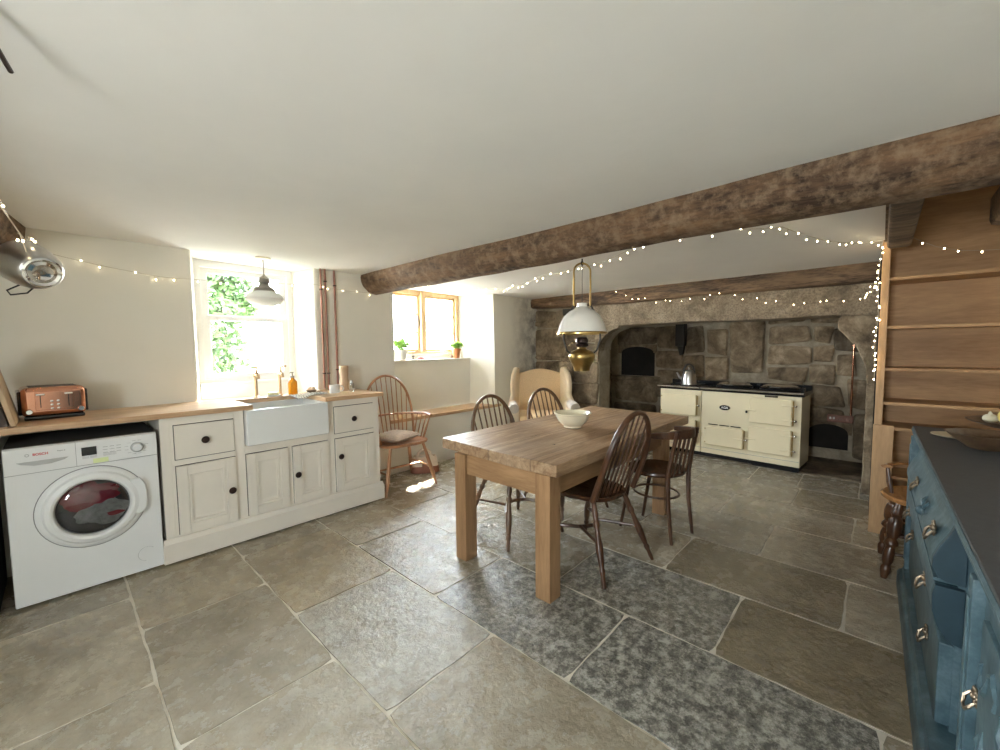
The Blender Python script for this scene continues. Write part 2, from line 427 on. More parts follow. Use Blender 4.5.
# ---------------------------------------------------------------- floor of flagstones
def build_floor():
    base = B(); box(base, -1.9, 6.3, -1.4, 3.8, -.12, -.003)
    struct('floor', base, M['grout'])
    rows = [-1.75, -1.2, -.7, -.3, .205, .75, 1.32, 1.87, 2.42, 2.97, 3.555, 4.11, 4.65, 5.2, 5.75, 6.2]
    known = {3: [2.95, 2.11, 1.2, .3], 4: [2.55, 1.69, .85, .1], 5: [3.0, 2.13, 1.285, .45], 6: [2.57, 1.73, .884, -.05], 7: [2.88, 2.2, 1.324, .493],
             8: [2.45, 1.75, .917, .088], 9: [2.9, 2.1, 1.3, .525], 10: [2.6, 1.7, .915, .1], 11: [2.9, 2.1, 1.33, .505], 12: [2.5, 1.8, .935, .54, .1]}
    special = {(6, 0.): None}
    bm = B(); tone = []; mot = []; warm = []
    rnd = random.Random(4)
    for i in range(len(rows) - 1):
        x0, x1 = rows[i], rows[i + 1]
        if i in known: js = list(known[i])
        else: js = [3.0 - .8 * k + rnd.uniform(-.15, .15) - (i % 2) * .4 for k in range(5)]
        y = min(js)
        while y > -1.3: y -= rnd.uniform(.6, .9); js.append(y)
        js = sorted([3.82] + [j for j in js if j > -1.38] + [-1.4])
        for j in range(len(js) - 1):
            y0, y1 = js[j], js[j + 1]
            if y1 - y0 < .05: continue
            g = .0055
            ring = []
            def edge(a, b):
                n = max(3, int((Vector(b) - Vector(a)).length / .045))
                d = (Vector(b) - Vector(a)); nn = Vector((d.y, -d.x)).normalized()
                for k in range(n):
                    p = Vector(a) + d * (k / n)
                    off = nz((p.x * 9 + i * 3.1, p.y * 9, j * 1.7)) * .006
                    if k == 0: off = 0; p = p + (Vector(((x0 + x1) / 2, (y0 + y1) / 2)) - p).normalized() * .010
                    p = p + nn * off
                    ring.append((p.x, p.y))
            edge((x0 + g, y0 + g), (x1 - g, y0 + g)); edge((x1 - g, y0 + g), (x1 - g, y1 - g))
            edge((x1 - g, y1 - g), (x0 + g, y1 - g)); edge((x0 + g, y1 - g), (x0 + g, y0 + g))
            dz = rnd.uniform(-.0015, .0015)
            top = [bm.verts.new((px, py, dz)) for px, py in ring]
            cx, cy = (x0 + x1) / 2, (y0 + y1) / 2
            low = []
            for px, py in ring:
                d = Vector((px - cx, py - cy)).normalized() * .004
                low.append(bm.verts.new((px + d.x, py + d.y, dz - .009)))
            fs = [bm.faces.new(top)]
            n = len(ring)
            for k in range(n): fs.append(bm.faces.new((low[k], low[(k + 1) % n], top[(k + 1) % n], top[k])))
            t = rnd.uniform(.88, 1.12); w = rnd.uniform(0, .9) * (1 if cx < 2.3 or cy < .8 else .5); mo = 0
            if 1.0 < cx < 2.6 and -.2 < cy < 2.2: mo = rnd.choice([.35, .8, .9])
            if i == 6 and y0 > .8 and y1 < 1.8: mo = .9
            if i == 6 and -.1 < y0 < .6: mo = .95; t = .95
            if i == 5 and cy < 1.2: mo = .1; t = 1.0; w = .4
            if i == 7 and y0 > .4 and y1 < 1.4: mo = .8; t = .95
            if i == 7 and y1 < .6: mo = 0; w = 1; t = .8
            if i == 8 and 0 < y0 < .3: mo = 0; w = .8; t = .78
            if i >= 12: mo = .4 * rnd.random()
            if i == 12 and y1 < .2: mo = .7
            if cx < .8: mo = 0; w = max(w, .45)
            for f in fs: tone.append(t); mot.append(mo); warm.append(w)
    me = bpy.data.meshes.new('flagstone_paving'); bm.to_mesh(me); bm.free()
    me.materials.append(M['flag'])
    for nm, arr in (('tone', tone), ('mottle', mot), ('warm', warm)):
        a = me.attributes.new(nm, 'FLOAT', 'FACE'); a.data.foreach_set('value', arr)
    o = bpy.data.objects.new('floor_flagstones', me); COL.objects.link(o); o['kind'] = 'structure'
build_floor()

# ---------------------------------------------------------------- walls, ceiling
def quad(bm, *pts): bm.faces.new([bm.verts.new(p) for p in pts])

def wall_left():
    bm = B(); Y = 3.78
    xs = [-1.9, .715, 1.62, 2.44, 3.95, 4.95]; zs = [-.02, .58, .93, 2.2]
    V = {}
    def v(x, y, z):
        k = (round(x, 4), round(y, 4), round(z, 4))
        if k not in V: V[k] = bm.verts.new(k)
        return V[k]
    def q(*p): bm.faces.new([v(*a) for a in p])
    for i in range(5):
        for k in range(3):
            if i == 1 and k == 2: continue
            if i == 3 and k >= 1: continue
            q((xs[i], Y, zs[k]), (xs[i + 1], Y, zs[k]), (xs[i + 1], Y, zs[k + 1]), (xs[i], Y, zs[k + 1]))
    # recess of the sink window
    a0, a1, b0, b1, D = .715, 1.62, .79, 1.545, 4.10
    q((a0, Y, .93), (a1, Y, .93), (b1, D, .93), (b0, D, .93))
    q((a0, Y, .93), (b0, D, .93), (b0, D, 1.07), (b0, D, 2.2), (a0, Y, 2.2))
    q((a1, Y, .93), (a1, Y, 2.2), (b1, D, 2.2), (b1, D, 1.07), (b1, D, .93))
    q((b0, D, .93), (b1, D, .93), (b1, D, 1.07), (b0, D, 1.07))
    q((b0, D, 1.07), (b1, D, 1.07), (b1, D + .2, 1.07), (b0, D + .2, 1.07))
    for x in (b0, b1):
        q((x, D, 1.07), (x, D + .2, 1.07), (x, D + .2, 2.2), (x, D, 2.2))
    # recess of the mullioned window, with the deeper sill above
    c0, c1 = 2.44, 3.95; d0, d1, D2 = 2.53, 3.84, 4.12; e0, e1, D3 = 2.56, 3.77, 4.24
    q((c0, Y, .58), (c1, Y, .58), (d1, D2, .58), (d0, D2, .58))
    q((d0, D2, .58), (d1, D2, .58), (d1, D2, 1.19), (d0, D2, 1.19))
    q((d0, D2, 1.19), (d1, D2, 1.19), (e1, D3, 1.19), (e0, D3, 1.19))
    q((e0, D3, 1.19), (e1, D3, 1.19), (e1, D3, 1.27), (e0, D3, 1.27))
    q((e0, D3, 1.27), (e1, D3, 1.27), (e1, D3 + .2, 1.27), (e0, D3 + .2, 1.27))
    for (c, d, e) in ((c0, d0, e0), (c1, d1, e1)):
        q((c, Y, .58), (d, D2, .58), (d, D2, 1.19), (d, D2, 2.2), (c, Y, 2.2), (c, Y, .93))
        q((d, D2, 1.19), (e, D3, 1.19), (e, D3, 1.27), (e, D3, 2.2), (d, D2, 2.2))
        q((e, D3, 1.27), (e, D3 + .2, 1.27), (e, D3 + .2, 2.2), (e, D3, 2.2))
    # outer skin, so that no daylight leaks around the recesses
    Z = 2.25
    for (x0, x1, z0, z1) in ((-1.9, b0, 0, Z), (b0, b1, 0, 1.07), (b1, e0, 0, Z), (e0, e1, 0, 1.27), (e1, 5.0, 0, Z)):
        for yy in (4.30, 4.46):
            q((x0, yy, z0), (x1, yy, z0), (x1, yy, z1), (x0, yy, z1))
    o = struct('wall_left', bm, M['plaster_patches'], recalc=False, smooth=0)
    bv = o.modifiers.new('soft_edges', 'BEVEL'); bv.width = .018; bv.segments = 3; bv.limit_method = 'ANGLE'; bv.angle_limit = math.radians(25)
wall_left()

def ceiling():
    bm = B()
    def z(x, y): return 2.085 - .012 * max(0, x - .5) + .006 * nz((x, y, 0), .9)
    n = 46; m = 36
    X0, X1, Y0, Y1 = -1.9, 4.95, -1.4, 4.46
    g = [[bm.verts.new((X0 + (X1 - X0) * i / n, Y0 + (Y1 - Y0) * j / m, z(X0 + (X1 - X0) * i / n, Y0 + (Y1 - Y0) * j / m))) for j in range(m + 1)] for i in range(n + 1)]
    for i in range(n):
        for j in range(m):
            xc = X0 + (X1 - X0) * (i + .5) / n; yc = Y0 + (Y1 - Y0) * (j + .5) / m
            if xc > 2.45 and yc < -.03: continue
            bm.faces.new((g[i][j], g[i + 1][j], g[i + 1][j + 1], g[i][j + 1]))
    struct('ceiling', bm, M['ceiling'], recalc=False)
    b = B(); box(b, -2.0, 5.0, -1.5, 4.5, 2.42, 2.5); box(b, 2.3, 2.4, -1.4, .03, 2.12, 2.45); box(b, 2.4, 4.3, -.02, .012, 2.03, 2.45)
    struct('ceiling_boards_above_shelves', b, M['oldbeam'])
ceiling()

def other_walls():
    b = B(); box(b, -1.9, 6.2, -.86, -.76, 0, 2.45); struct('wall_right', b, M['plaster'])
    # unseen wall behind the camera; its window is added for fill daylight
    b = B()
    box(b, -1.95, -1.8, -.8, .15, 0, 2.45); box(b, -1.95, -1.8, .85, 4.4, 0, 2.45); box(b, -1.95, -1.8, .15, .85, 0, 1.0); box(b, -1.95, -1.8, .15, .85, 1.70, 2.45)
    struct('wall_front', b, M['plaster'])
    w = struct_empty('fill_window', (-1.87, .5, 1.0)); fr = B()
    for y in (1.07, 1.4, 1.73): box(fr, -.03, .03, y - 1.4 - .02, y - 1.4 + .02, 0, .7)
    for z in (.02, .68): box(fr, -.03, .03, -.35, .35, z - .02, z + .02)
    obj('window_frame', fr, M['window_white'], w)
    # masonry around the inglenook
    b = B()
    box(b, 4.3, 6.2, -.2, .02, 0, 2.45)
    box(b, 6.14, 6.3, -.2, 3.9, 0, 2.6); box(b, 4.9, 6.2, 3.2, 3.95, 0, 2.6); box(b, 4.95, 6.3, -.3, 3.9, 2.55, 2.65)
    box(b, 4.25, 4.32, -.8, .03, 0, 2.45)
    struct('wall_back', b, M['soot'])
other_walls()

# ---- stonework: rounded irregular stones set in mortar
def stones(bm, tones, rects, P, depth=.03, rnd=None, gap=-.006, jit=.014, seg=9):
    """rects = (u0,u1,v0,v1[,tone]) in the wall plane; P(u,v,d) -> world point, d towards the room"""
    for q in rects:
        u0, u1, v0, v1 = q[:4]; tn = q[4] if len(q) > 4 else rnd.uniform(.75, 1.2)
        cu, cv, hu, hv = (u0 + u1) / 2, (v0 + v1) / 2, (u1 - u0) / 2 - gap, (v1 - v0) / 2 - gap
        if hu < .01 or hv < .01: continue
        N = 28; e = rnd.uniform(.14, .24); rings = []
        sk = [rnd.uniform(-jit, jit) for _ in range(4)]
        def outline(s):
            r = []
            for k in range(N):
                a = 2 * PI * k / N; c, s_ = math.cos(a), math.sin(a)
                x = math.copysign(abs(c) ** e, c); y = math.copysign(abs(s_) ** e, s_)
                x2 = x * (hu - (1 - s) * .03) + sk[0] * y + sk[1] * y * x
                y2 = y * (hv - (1 - s) * .03) + sk[2] * x + sk[3] * x * y
                w = nz((cu * 5 + x, cv * 5 + y, 3.3), 2.1) * .014
                r.append((cu + x2 * (1 + w / max(hu, .03) * .5), cv + y2 * (1 + w / max(hv, .03) * .5)))
            return r
        dd = depth * rnd.uniform(.7, 1.3)
        levels = [(1.0, 0), (1.0, dd * .55), (.55, dd * .9), (-.4, dd)]
        fc = []
        for s, d in levels:
            rings.append([bm.verts.new(P(u, v, d + (nz((u * 7, v * 7, 1.2)) * .012 if d > 0 else -.02))) for u, v in outline(s)])
        for a, b in zip(rings[:-1], rings[1:]):
            for k in range(N): fc.append(bm.faces.new((a[k], a[(k + 1) % N], b[(k + 1) % N], b[k])))
        ctr = bm.verts.new(P(cu, cv, dd + nz((cu * 3, cv * 3, 7)) * .02))
        last = rings[-1]
        for k in range(N): fc.append(bm.faces.new((last[k], last[(k + 1) % N], ctr)))
        tones += [tn] * len(fc)

def split(u0, u1, v0, v1, mw, mh, rnd):
    W, Hh = u1 - u0, v1 - v0
    if W <= mw and Hh <= mh: return [(u0, u1, v0, v1)]
    if W / mw > Hh / mh:
        s = u0 + W * rnd.uniform(.38, .62); return split(u0, s, v0, v1, mw, mh, rnd) + split(s, u1, v0, v1, mw, mh, rnd)
    s = v0 + Hh * rnd.uniform(.38, .62); return split(u0, u1, v0, s, mw, mh, rnd) + split(u0, u1, s, v1, mw, mh, rnd)

def attach_tone(o, tones):
    a = o.data.attributes.new('tone', 'FLOAT', 'FACE'); a.data.foreach_set('value', tones)

def slab_tone(o, t=1.0):
    attach_tone(o, [t] * len(o.data.polygons))

def inglenook():
    rnd = random.Random(11)
    # mortar backing: inner back wall with bread oven niche and low ash hole
    b = B(); X = 6.05
    ny0, ny1, nz0, nz1 = 2.47, 3.0, .89, 1.33
    hy0, hy1, hz0, hz1 = .24, .60, .13, .42
    ys = [-.1, hy0, hy1, ny0, ny1, 3.3]; zs = [0, hz0, hz1, nz0, nz1, 2.6]
    for i in range(5):
        for k in range(5):
            if i == 3 and k == 3: continue
            if i == 1 and k == 1: continue
            quad(b, (X, ys[i], zs[k]), (X, ys[i + 1], zs[k]), (X, ys[i + 1], zs[k + 1]), (X, ys[i], zs[k + 1]))
    quad(b, (4.95, 3.18, 0), (6.1, 3.18, 0), (6.1, 3.18, 2.6), (4.95, 3.18, 2.6))
    quad(b, (4.95, .04, 0), (6.1, .04, 0), (6.1, .04, 2.6), (4.95, .04, 2.6))
    bmesh.ops.remove_doubles(b, verts=b.verts, dist=.001)
    bmesh.ops.subdivide_edges(b, edges=b.edges, cuts=5, use_grid_fill=True)
    for v in b.verts: v.co.x += .008 * nz(v.co, 4)
    o = struct('wall_inglenook_mortar', b, M['mortar'], recalc=False); slab_tone(o)
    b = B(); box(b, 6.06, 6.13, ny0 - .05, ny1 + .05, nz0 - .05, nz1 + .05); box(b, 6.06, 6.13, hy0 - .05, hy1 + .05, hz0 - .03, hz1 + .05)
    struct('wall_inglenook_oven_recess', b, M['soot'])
    # stones of the back wall
    R = []
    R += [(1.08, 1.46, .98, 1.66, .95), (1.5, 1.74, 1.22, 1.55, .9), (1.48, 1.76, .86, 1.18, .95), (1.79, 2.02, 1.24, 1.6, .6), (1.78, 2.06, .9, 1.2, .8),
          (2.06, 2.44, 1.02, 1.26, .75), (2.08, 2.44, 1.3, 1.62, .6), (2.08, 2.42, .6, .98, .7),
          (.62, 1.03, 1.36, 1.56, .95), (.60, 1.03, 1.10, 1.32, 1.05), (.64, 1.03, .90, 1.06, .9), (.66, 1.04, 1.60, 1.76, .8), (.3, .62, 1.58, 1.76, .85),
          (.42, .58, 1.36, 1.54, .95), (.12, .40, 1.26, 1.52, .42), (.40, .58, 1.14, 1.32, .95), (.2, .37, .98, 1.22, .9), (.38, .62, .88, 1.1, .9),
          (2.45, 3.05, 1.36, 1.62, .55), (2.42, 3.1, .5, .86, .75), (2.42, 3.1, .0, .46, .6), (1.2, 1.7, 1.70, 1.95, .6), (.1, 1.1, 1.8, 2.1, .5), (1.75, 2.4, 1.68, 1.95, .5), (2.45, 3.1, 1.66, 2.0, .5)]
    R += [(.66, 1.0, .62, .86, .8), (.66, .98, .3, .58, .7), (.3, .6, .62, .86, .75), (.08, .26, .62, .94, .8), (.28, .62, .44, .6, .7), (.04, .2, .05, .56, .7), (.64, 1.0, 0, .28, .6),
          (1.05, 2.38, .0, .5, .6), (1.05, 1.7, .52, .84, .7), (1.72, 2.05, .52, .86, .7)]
    bm = B(); tn = []
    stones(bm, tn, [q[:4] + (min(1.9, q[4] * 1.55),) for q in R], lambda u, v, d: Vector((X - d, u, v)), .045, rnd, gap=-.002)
    # left inner cheek
    stones(bm, tn, [(a, b_, c, d) for (a, b_, c, d) in split(5.12, 6.0, 0, 1.9, .5, .33, rnd)], lambda u, v, d: Vector((u, 3.17 - d, v)), .03, rnd)
    stones(bm, tn, [(a, b_, c, d) for (a, b_, c, d) in split(5.05, 6.0, 0, 1.9, .4, .33, rnd)], lambda u, v, d: Vector((u, .05 + d, v)), .03, rnd)
    # rounded heads of the bread oven mouth and the low ash hole
    for (a0, a1, zt, rr_) in ((ny0, ny1, nz1, .09), (hy0, hy1, hz1, .10)):
        for s, ya in ((1, a0), (-1, a1)):
            pl = [(ya - s * .03, zt + .03), (ya - s * .03, zt - rr_ * 1.1), (ya + s * .004, zt - rr_)] + [(ya + s * (.5 * (a1 - a0)) * (1 - math.cos(q * PI / 16)), zt - rr_ * (1 - math.sin(q * PI / 16)) * 1.0) for q in range(1, 9)] + [(ya + s * (.5 * (a1 - a0)), zt + .03)]
            k_ = B(); prism(k_, pl, 'X', 6.0, 6.062, .004); o = struct('trim_oven_arch_stone', k_, M['stone'], smooth=50); slab_tone(o, 1.1)
    # oven sill stone
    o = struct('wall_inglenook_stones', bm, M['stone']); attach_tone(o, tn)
    b = B(); box(b, 5.92, 6.1, 2.36, 3.12, .82, .885, .015); o = struct('trim_oven_sill', b, M['stone']); slab_tone(o, .95)
    # front piers with the curved shoulders
    def arc(cx, cz, r, a0, a1, n=8): return [(cx + r * math.cos(a0 + (a1 - a0) * k / n), cz + r * math.sin(a0 + (a1 - a0) * k / n)) for k in range(n + 1)]
    left = [(3.83, 0), (2.73, 0), (2.73, 1.24)] + arc(2.43, 1.27, .30, .03, PI / 2 - .12, 8) + [(2.40, 1.61), (3.83, 1.61)]
    bm = B(); prism(bm, left, 'X', 4.88, 5.16)
    o = struct('wall_inglenook_pier_left', bm, M['mortar'], smooth=50); slab_tone(o, .85)
    right = [(-.3, 0), (.09, 0), (.085, 1.0), (.10, 1.15), (.16, 1.30), (.27, 1.44), (.30, 1.47), (.305, 1.54), (.27, 1.61), (-.3, 1.61)]
    bm = B(); prism(bm, right, 'X', 4.84, 5.1, .012)
    for v in bm.verts: v.co.x += .01 * nz(v.co, 6); v.co.y += .012 * nz(v.co, 5)
    o = struct('wall_inglenook_pier_right', bm, M['stone'], smooth=50); slab_tone(o, 1.25)
    P = lambda u, v, d: Vector((4.885 - d, u, v))
    R = [(2.74, 3.2, .0, .28), (3.2, 3.8, 0, .28), (2.74, 3.05, .28, .56), (3.05, 3.8, .28, .56), (2.74, 3.3, .56, .84), (3.3, 3.8, .56, .84),
         (2.74, 3.12, .84, 1.14), (3.12, 3.8, .84, 1.14), (2.74, 3.8, 1.14, 1.20), (2.76, 3.25, 1.20, 1.40), (3.25, 3.8, 1.20, 1.60), (2.78, 3.25, 1.40, 1.62),
         (3.05, 3.42, 1.62, 1.86), (3.42, 3.8, 1.62, 1.72), (3.42, 3.8, 1.72, 1.86)]
    R = [r + (rnd.uniform(.9, 1.25),) for r in R]
    bm = B(); tn = []; stones(bm, tn, R, P, .035, rnd, gap=.002)
    # shoulder stone shaped to the curve
    o = struct('wall_inglenook_pier_stones', bm, M['stone']); attach_tone(o, tn)
    sh = [(2.735, 1.14), (2.735, 1.24)] + arc(2.43, 1.27, .30, .03, PI / 2 - .12, 8) + [(2.42, 1.62), (2.80, 1.62), (2.78, 1.35), (2.79, 1.14)]
    bm = B(); prism(bm, sh, 'X', 4.85, 5.0, .006); o = struct('trim_shoulder_stone', bm, M['stone'], smooth=50); slab_tone(o, 1.05)
    # long granite lintel
    bm = B(); box(bm, 4.80, 5.15, -.2, 3.06, 1.60, 1.88, .02)
    bmesh.ops.subdivide_edges(bm, edges=[e for e in bm.edges if e.calc_length() > 1], cuts=60)
    for v in bm.verts:
        v.co.z += .014 * nz((v.co.x, v.co.y * 2.3, v.co.z)) - (.018 if v.co.z < 1.7 else 0) * (v.co.y < 1.2) * (1.2 - v.co.y) * .5
        v.co.x += .014 * nz((v.co.x, v.co.y * 3, v.co.z * 4 + 5))
    o = struct('trim_granite_lintel', bm, M['granite']); slab_tone(o, 1.15)
    bm = B(); box(bm, 4.9, 5.16, 3.0, 3.83, 1.55, 1.9); o = struct('wall_inglenook_backing', bm, M['mortar']); slab_tone(o, .8)
    # raised hearth strip
    bm = B(); box(bm, 5.22, 6.08, .08, 3.1, -.01, .012, .004); o = struct('floor_hearth', bm, M['stone']); slab_tone(o, .7)
inglenook()

def loft(profile_fn, ys, name, mat, label=None, cat=None):
    bm = B(); rings = []
    for y in ys: rings.append([bm.verts.new(p) for p in profile_fn(y)])
    n = len(rings[0])
    for a, b_ in zip(rings[:-1], rings[1:]):
        for k in range(n): bm.faces.new((a[k], a[(k + 1) % n], b_[(k + 1) % n], b_[k]))
    bm.faces.new(rings[0][::-1]); bm.faces.new(rings[-1])
    return bm

def rprofile(pts, sub):
    out = []
    n = len(pts)
    for i in range(n):
        a, b_ = Vector(pts[i]), Vector(pts[(i + 1) % n])
        for k in range(sub): out.append(a.lerp(b_, k / sub))
    return out

def beams():
    base = rprofile([(2.085, 2.12), (2.09, 2.03), (2.115, 1.955), (2.165, 1.905), (2.25, 1.89), (2.36, 1.925), (2.43, 1.99), (2.45, 2.12)], 4)
    def prof(y):
        r = []
        s = .012 * math.sin(y * 1.3 + .4)
        for p in base:
            x, z = p
            if z < 2.08:
                x += .016 * nz((x * 4, y * 1.1, z * 6)) + .008 * nz((x * 14, y * 3, z * 14)); z += .014 * nz((x * 4 + 3, y * 1.2, z * 5)) + .006 * nz((x * 20, y * 3, z * 20))
            z += s * .4
            if y > 3.2: z += .01 * (y - 3.2)
            r.append((x + s, y, z))
        return r
    ys = [-.77 + 4.56 * k / 120 for k in range(121)]
    struct('trim_ceiling_beam', loft(prof, ys, '', None), M['oldbeam'], smooth=60)
    base2 = rprofile([(4.76, 2.06), (4.745, 1.98), (4.755, 1.885), (4.80, 1.868), (4.98, 1.865), (5.0, 2.06)], 4)
    def prof2(y):
        r = []
        for p in base2:
            x, z = p
            if z < 2.04: x += .02 * nz((x * 3, y * 1.6, z * 6)) + .008 * nz((x * 14, y * 5, z * 14)); z += .018 * nz((1.5, y * 1.5, z * 3)) + (.04 * (y - 2.3) / 1.4 if y > 2.3 and z < 1.95 else 0)
            r.append((x, y, z))
        return r
    struct('trim_mantel_beam', loft(prof2, [.0 + 3.79 * k / 90 for k in range(91)], '', None), M['oldbeam2'], smooth=60)
    # end of a second beam at the far left
    def prof3(y):
        return [(x - (3.79 - y) * .15 + .01 * nz((x * 5, y * 2, z * 6)), y, z + .01 * nz((x * 5 + 2, y * 2, z * 6))) for x, z in rprofile([(-.075, 2.12), (-.085, 1.99), (-.12, 1.95), (-.30, 1.945), (-.34, 2.12)], 4)]
    struct('trim_ceiling_beam_far_left', loft(prof3, [1.0 + 2.79 * k / 50 for k in range(51)], '', None), M['oldbeam'], smooth=60)
    # joist stubs showing below the ceiling beside the shelves
    bm = B(); box(bm, 2.46, 3.75, -.115, .0, 1.955, 2.14, .02); struct('trim_joist', bm, M['oldbeam2'])
    bm = B(); box(bm, 2.46, 3.5, -.52, -.40, 1.965, 2.14, .03); struct('trim_joist_right', bm, M['oldbeam2'])
beams()

# ---------------------------------------------------------------- windows
def window_sink():
    w = struct_empty('window_1', (1.17, 4.14, 1.07))
    def fr(x0, x1, z0, z1, y=0, t=.03): return (x0, x1, y - t / 2, y + t / 2, z0, z1)
    b = B()
    x0, x1 = -.38, .375
    for a in (fr(x0, x0 + .045, 0, 1.03, 0, .08), fr(x1 - .045, x1, 0, 1.03, 0, .08), fr(x0, x1, 0, .03, 0, .08), fr(x0, x1, .955, 1.06, 0, .08)): box(b, *a, .003)
    obj('window_frame', b, M['window_white'], w)
    for nm, zz0, zz1, yy in (('upper_sash', .53, .955, .02), ('lower_sash', .03, .56, -.015)):
        b = B(); s = .055
        box(b, x0 + .045, x0 + .045 + s, yy - .015, yy + .015, zz0, zz1, .003); box(b, x1 - .045 - s, x1 - .045, yy - .015, yy + .015, zz0, zz1, .003)
        box(b, x0 + .045, x1 - .045, yy - .015, yy + .015, zz1 - .04, zz1, .003); box(b, x0 + .045, x1 - .045, yy - .015, yy + .015, zz0, zz0 + .04, .003)
        o = obj(nm, b, M['window_white'], w)
        g = B(); box(g, x0 + .09, x1 - .09, yy - .002, yy + .002, zz0 + .035, zz1 - .035); obj('pane', g, M['glass'], o)
    b = B(); box(b, x0 + .0, x1, -.075, .06, -.03, .0, .006); box(b, x0, x1 , -.06, -.042, -.138, -.03, .002); obj('window_board', b, M['window_white'], w)

def window_mullion():
    w = struct_empty('window_2', (3.165, 4.30, 1.27))
    b = B(); x0, x1 = -.60, .60
    box(b, x0, x0 + .05, -.05, .05, 0, .86, .004); box(b, x1 - .05, x1, -.05, .05, 0, .86, .004)
    box(b, x0, x1, -.05, .05, 0, .03, .004); box(b, x0, x1, -.05, .05, .735, .86, .004)
    obj('window_frame', b, M['window_oak'], w)
    b = B(); box(b, -.035, .045, -.07, .05, .02, .78, .012); obj('mullion', b, M['window_oak'], w)
    for (a, c) in ((x0 + .05, -.035), (.045, x1 - .05)):
        b = B()
        box(b, a, a + .03, -.02, .015, .03, .735, .003); box(b, c - .03, c, -.02, .015, .03, .735, .003)
        box(b, a, c, -.02, .015, .03, .06, .003); box(b, a, c, -.02, .015, .705, .735, .003)
        o = obj('casement', b, M['window_oak'], w)
        g = B(); box(g, a + .02, c - .02, -.002, .002, .05, .715); obj('pane', g, M['glass'], o)
        l = B(); mid = (a + c) / 2
        box(l, mid - .006, mid + .006, -.008, .008, .05, .715)
        for zz in (.27, .49): box(l, a + .02, c - .02, -.007, .007, zz - .005, zz + .005)
        for zz in (.27, .49):
            for xx in (mid, c - .04): box(l, xx - .014, xx + .014, -.011, .011, zz - .014, zz + .014, .003)
        obj('leading', l, M['lead'], o)
    b = B(); tube(b, [(-.06, -.03, .32), (-.062, -.05, .36), (-.055, -.045, .42), (-.062, -.05, .47)], [.006, .008, .007, .005], 8); obj('catch', b, M['black_iron'], w)
window_sink(); window_mullion()

b = B(); box(b, 2.36, 4.07, 3.755, 4.11, .545, .582, .006); struct('trim_window_ledge', b, M['worktop'])
b = B(); box(b, 2.56, 3.82, 4.085, 4.235, 1.186, 1.206, .005); struct('trim_sill_mullioned_window', b, M['plaster'])

# ---------------------------------------------------------------- outside the windows
b = B(); box(b, -8, 14, 4.48, 20, -.3, -.1); solo('paved_yard', b, M['outground'], 'pale paved yard seen in glare beyond the sink window', 'yard', (3, 12, -.3))
def ivy():
    rnd = random.Random(3); bm = B()
    cx, cz = 1.24, 2.0
    for k in range(10500):
        u = rnd.gauss(0, 1); x = rnd.uniform(.6, 1.58); z = rnd.uniform(.9, 2.9); y = 5.25 + .14 * nz((x * 3, z * 3, 0)) + rnd.uniform(-.10, .10)
        # thinner towards its right hand side and lower down
        dens = 1 - max(0, (x - 1.25)) * 1.6 - (.5 if z < 1.68 else -.25)
        if rnd.random() > dens: continue
        s = rnd.uniform(.022, .042); m = T(x, y, z) @ RZ(rnd.uniform(-1.2, 1.2)) @ RX(rnd.uniform(-1.1, .5)) @ RY(rnd.uniform(0, 6.28))
        pts = [(0, 0, -s), (s * .75, .003, -s * .2), (s * .5, 0, s * .6), (0, -.004, s * 1.15), (-s * .5, 0, s * .6), (-s * .75, .003, -s * .2)]
        bm.faces.new([bm.verts.new(m @ Vector(p)) for p in pts])
    t = thing('ivy_hedge', 'green ivy hedge outside, behind the glass of the sink window', 'hedge', (1.15, 5.3, -.098))
    obj('foliage', bm, M['ivy'], t, smooth=0, world=True, recalc=False)
    b = B()
    for x in (.8, 1.05, 1.3): tube(b, [(x, 5.32, -.096), (x + .05, 5.34, .9), (x - .04, 5.36, 1.8), (x + .03, 5.36, 2.6)], [.035, .028, .018, .008], 8)
    obj('stem', b, M['midwood'], t, world=True)
ivy()

# ---------------------------------------------------------------- sink run
def knob(parent, x, y, z, facing=-1):
    b = B(); lathe(b, [(.006, 0), (.007, .012), (.012, .016), (.021, .019), (.023, .025), (.019, .031), (.008, .034), (.0, .035)], (x, y, z), 18, RX(PI / 2))
    return obj('knob', b, M['bronze'], parent, world=True)

def panel_door(parent, x0, x1, z0, z1, y, kx, kz):
    g = B(); box(g, x0 - .004, x1 + .004, y + .001, y + .003, z0 - .004, z1 + .004)
    b = B(); w = .055
    box(b, x0, x0 + w, y - .017, y + .008, z0, z1, .002); box(b, x1 - w, x1, y - .017, y + .008, z0, z1, .002)
    box(b, x0 + w, x1 - w, y - .017, y + .008, z0, z0 + w, .002); box(b, x0 + w, x1 - w, y - .017, y + .008, z1 - w, z1, .002)
    # moulding and sunk panel
    i = w
    for k, (o, d) in enumerate(((0, -.011), (.009, -.013), (.018, -.006))):
        box(b, x0 + i + o, x0 + i + o + .009, y + d, y + .008, z0 + i, z1 - i, .001); box(b, x1 - i - o - .009, x1 - i - o, y + d, y + .008, z0 + i, z1 - i, .001)
        box(b, x0 + i, x1 - i, y + d, y + .008, z0 + i + o, z0 + i + o + .009, .001); box(b, x0 + i, x1 - i, y + d, y + .008, z1 - i - o - .009, z1 - i - o, .001)
    box(b, x0 + i, x1 - i, y - .002, y + .008, z0 + i, z1 - i)
    d = obj('door', b, M['cream_paint'], parent, world=True)
    obj('shadow_gap', g, M['dark_gap'], d, world=True)
    if kx is not None: knob(d, kx, y - .017, kz)
    return d

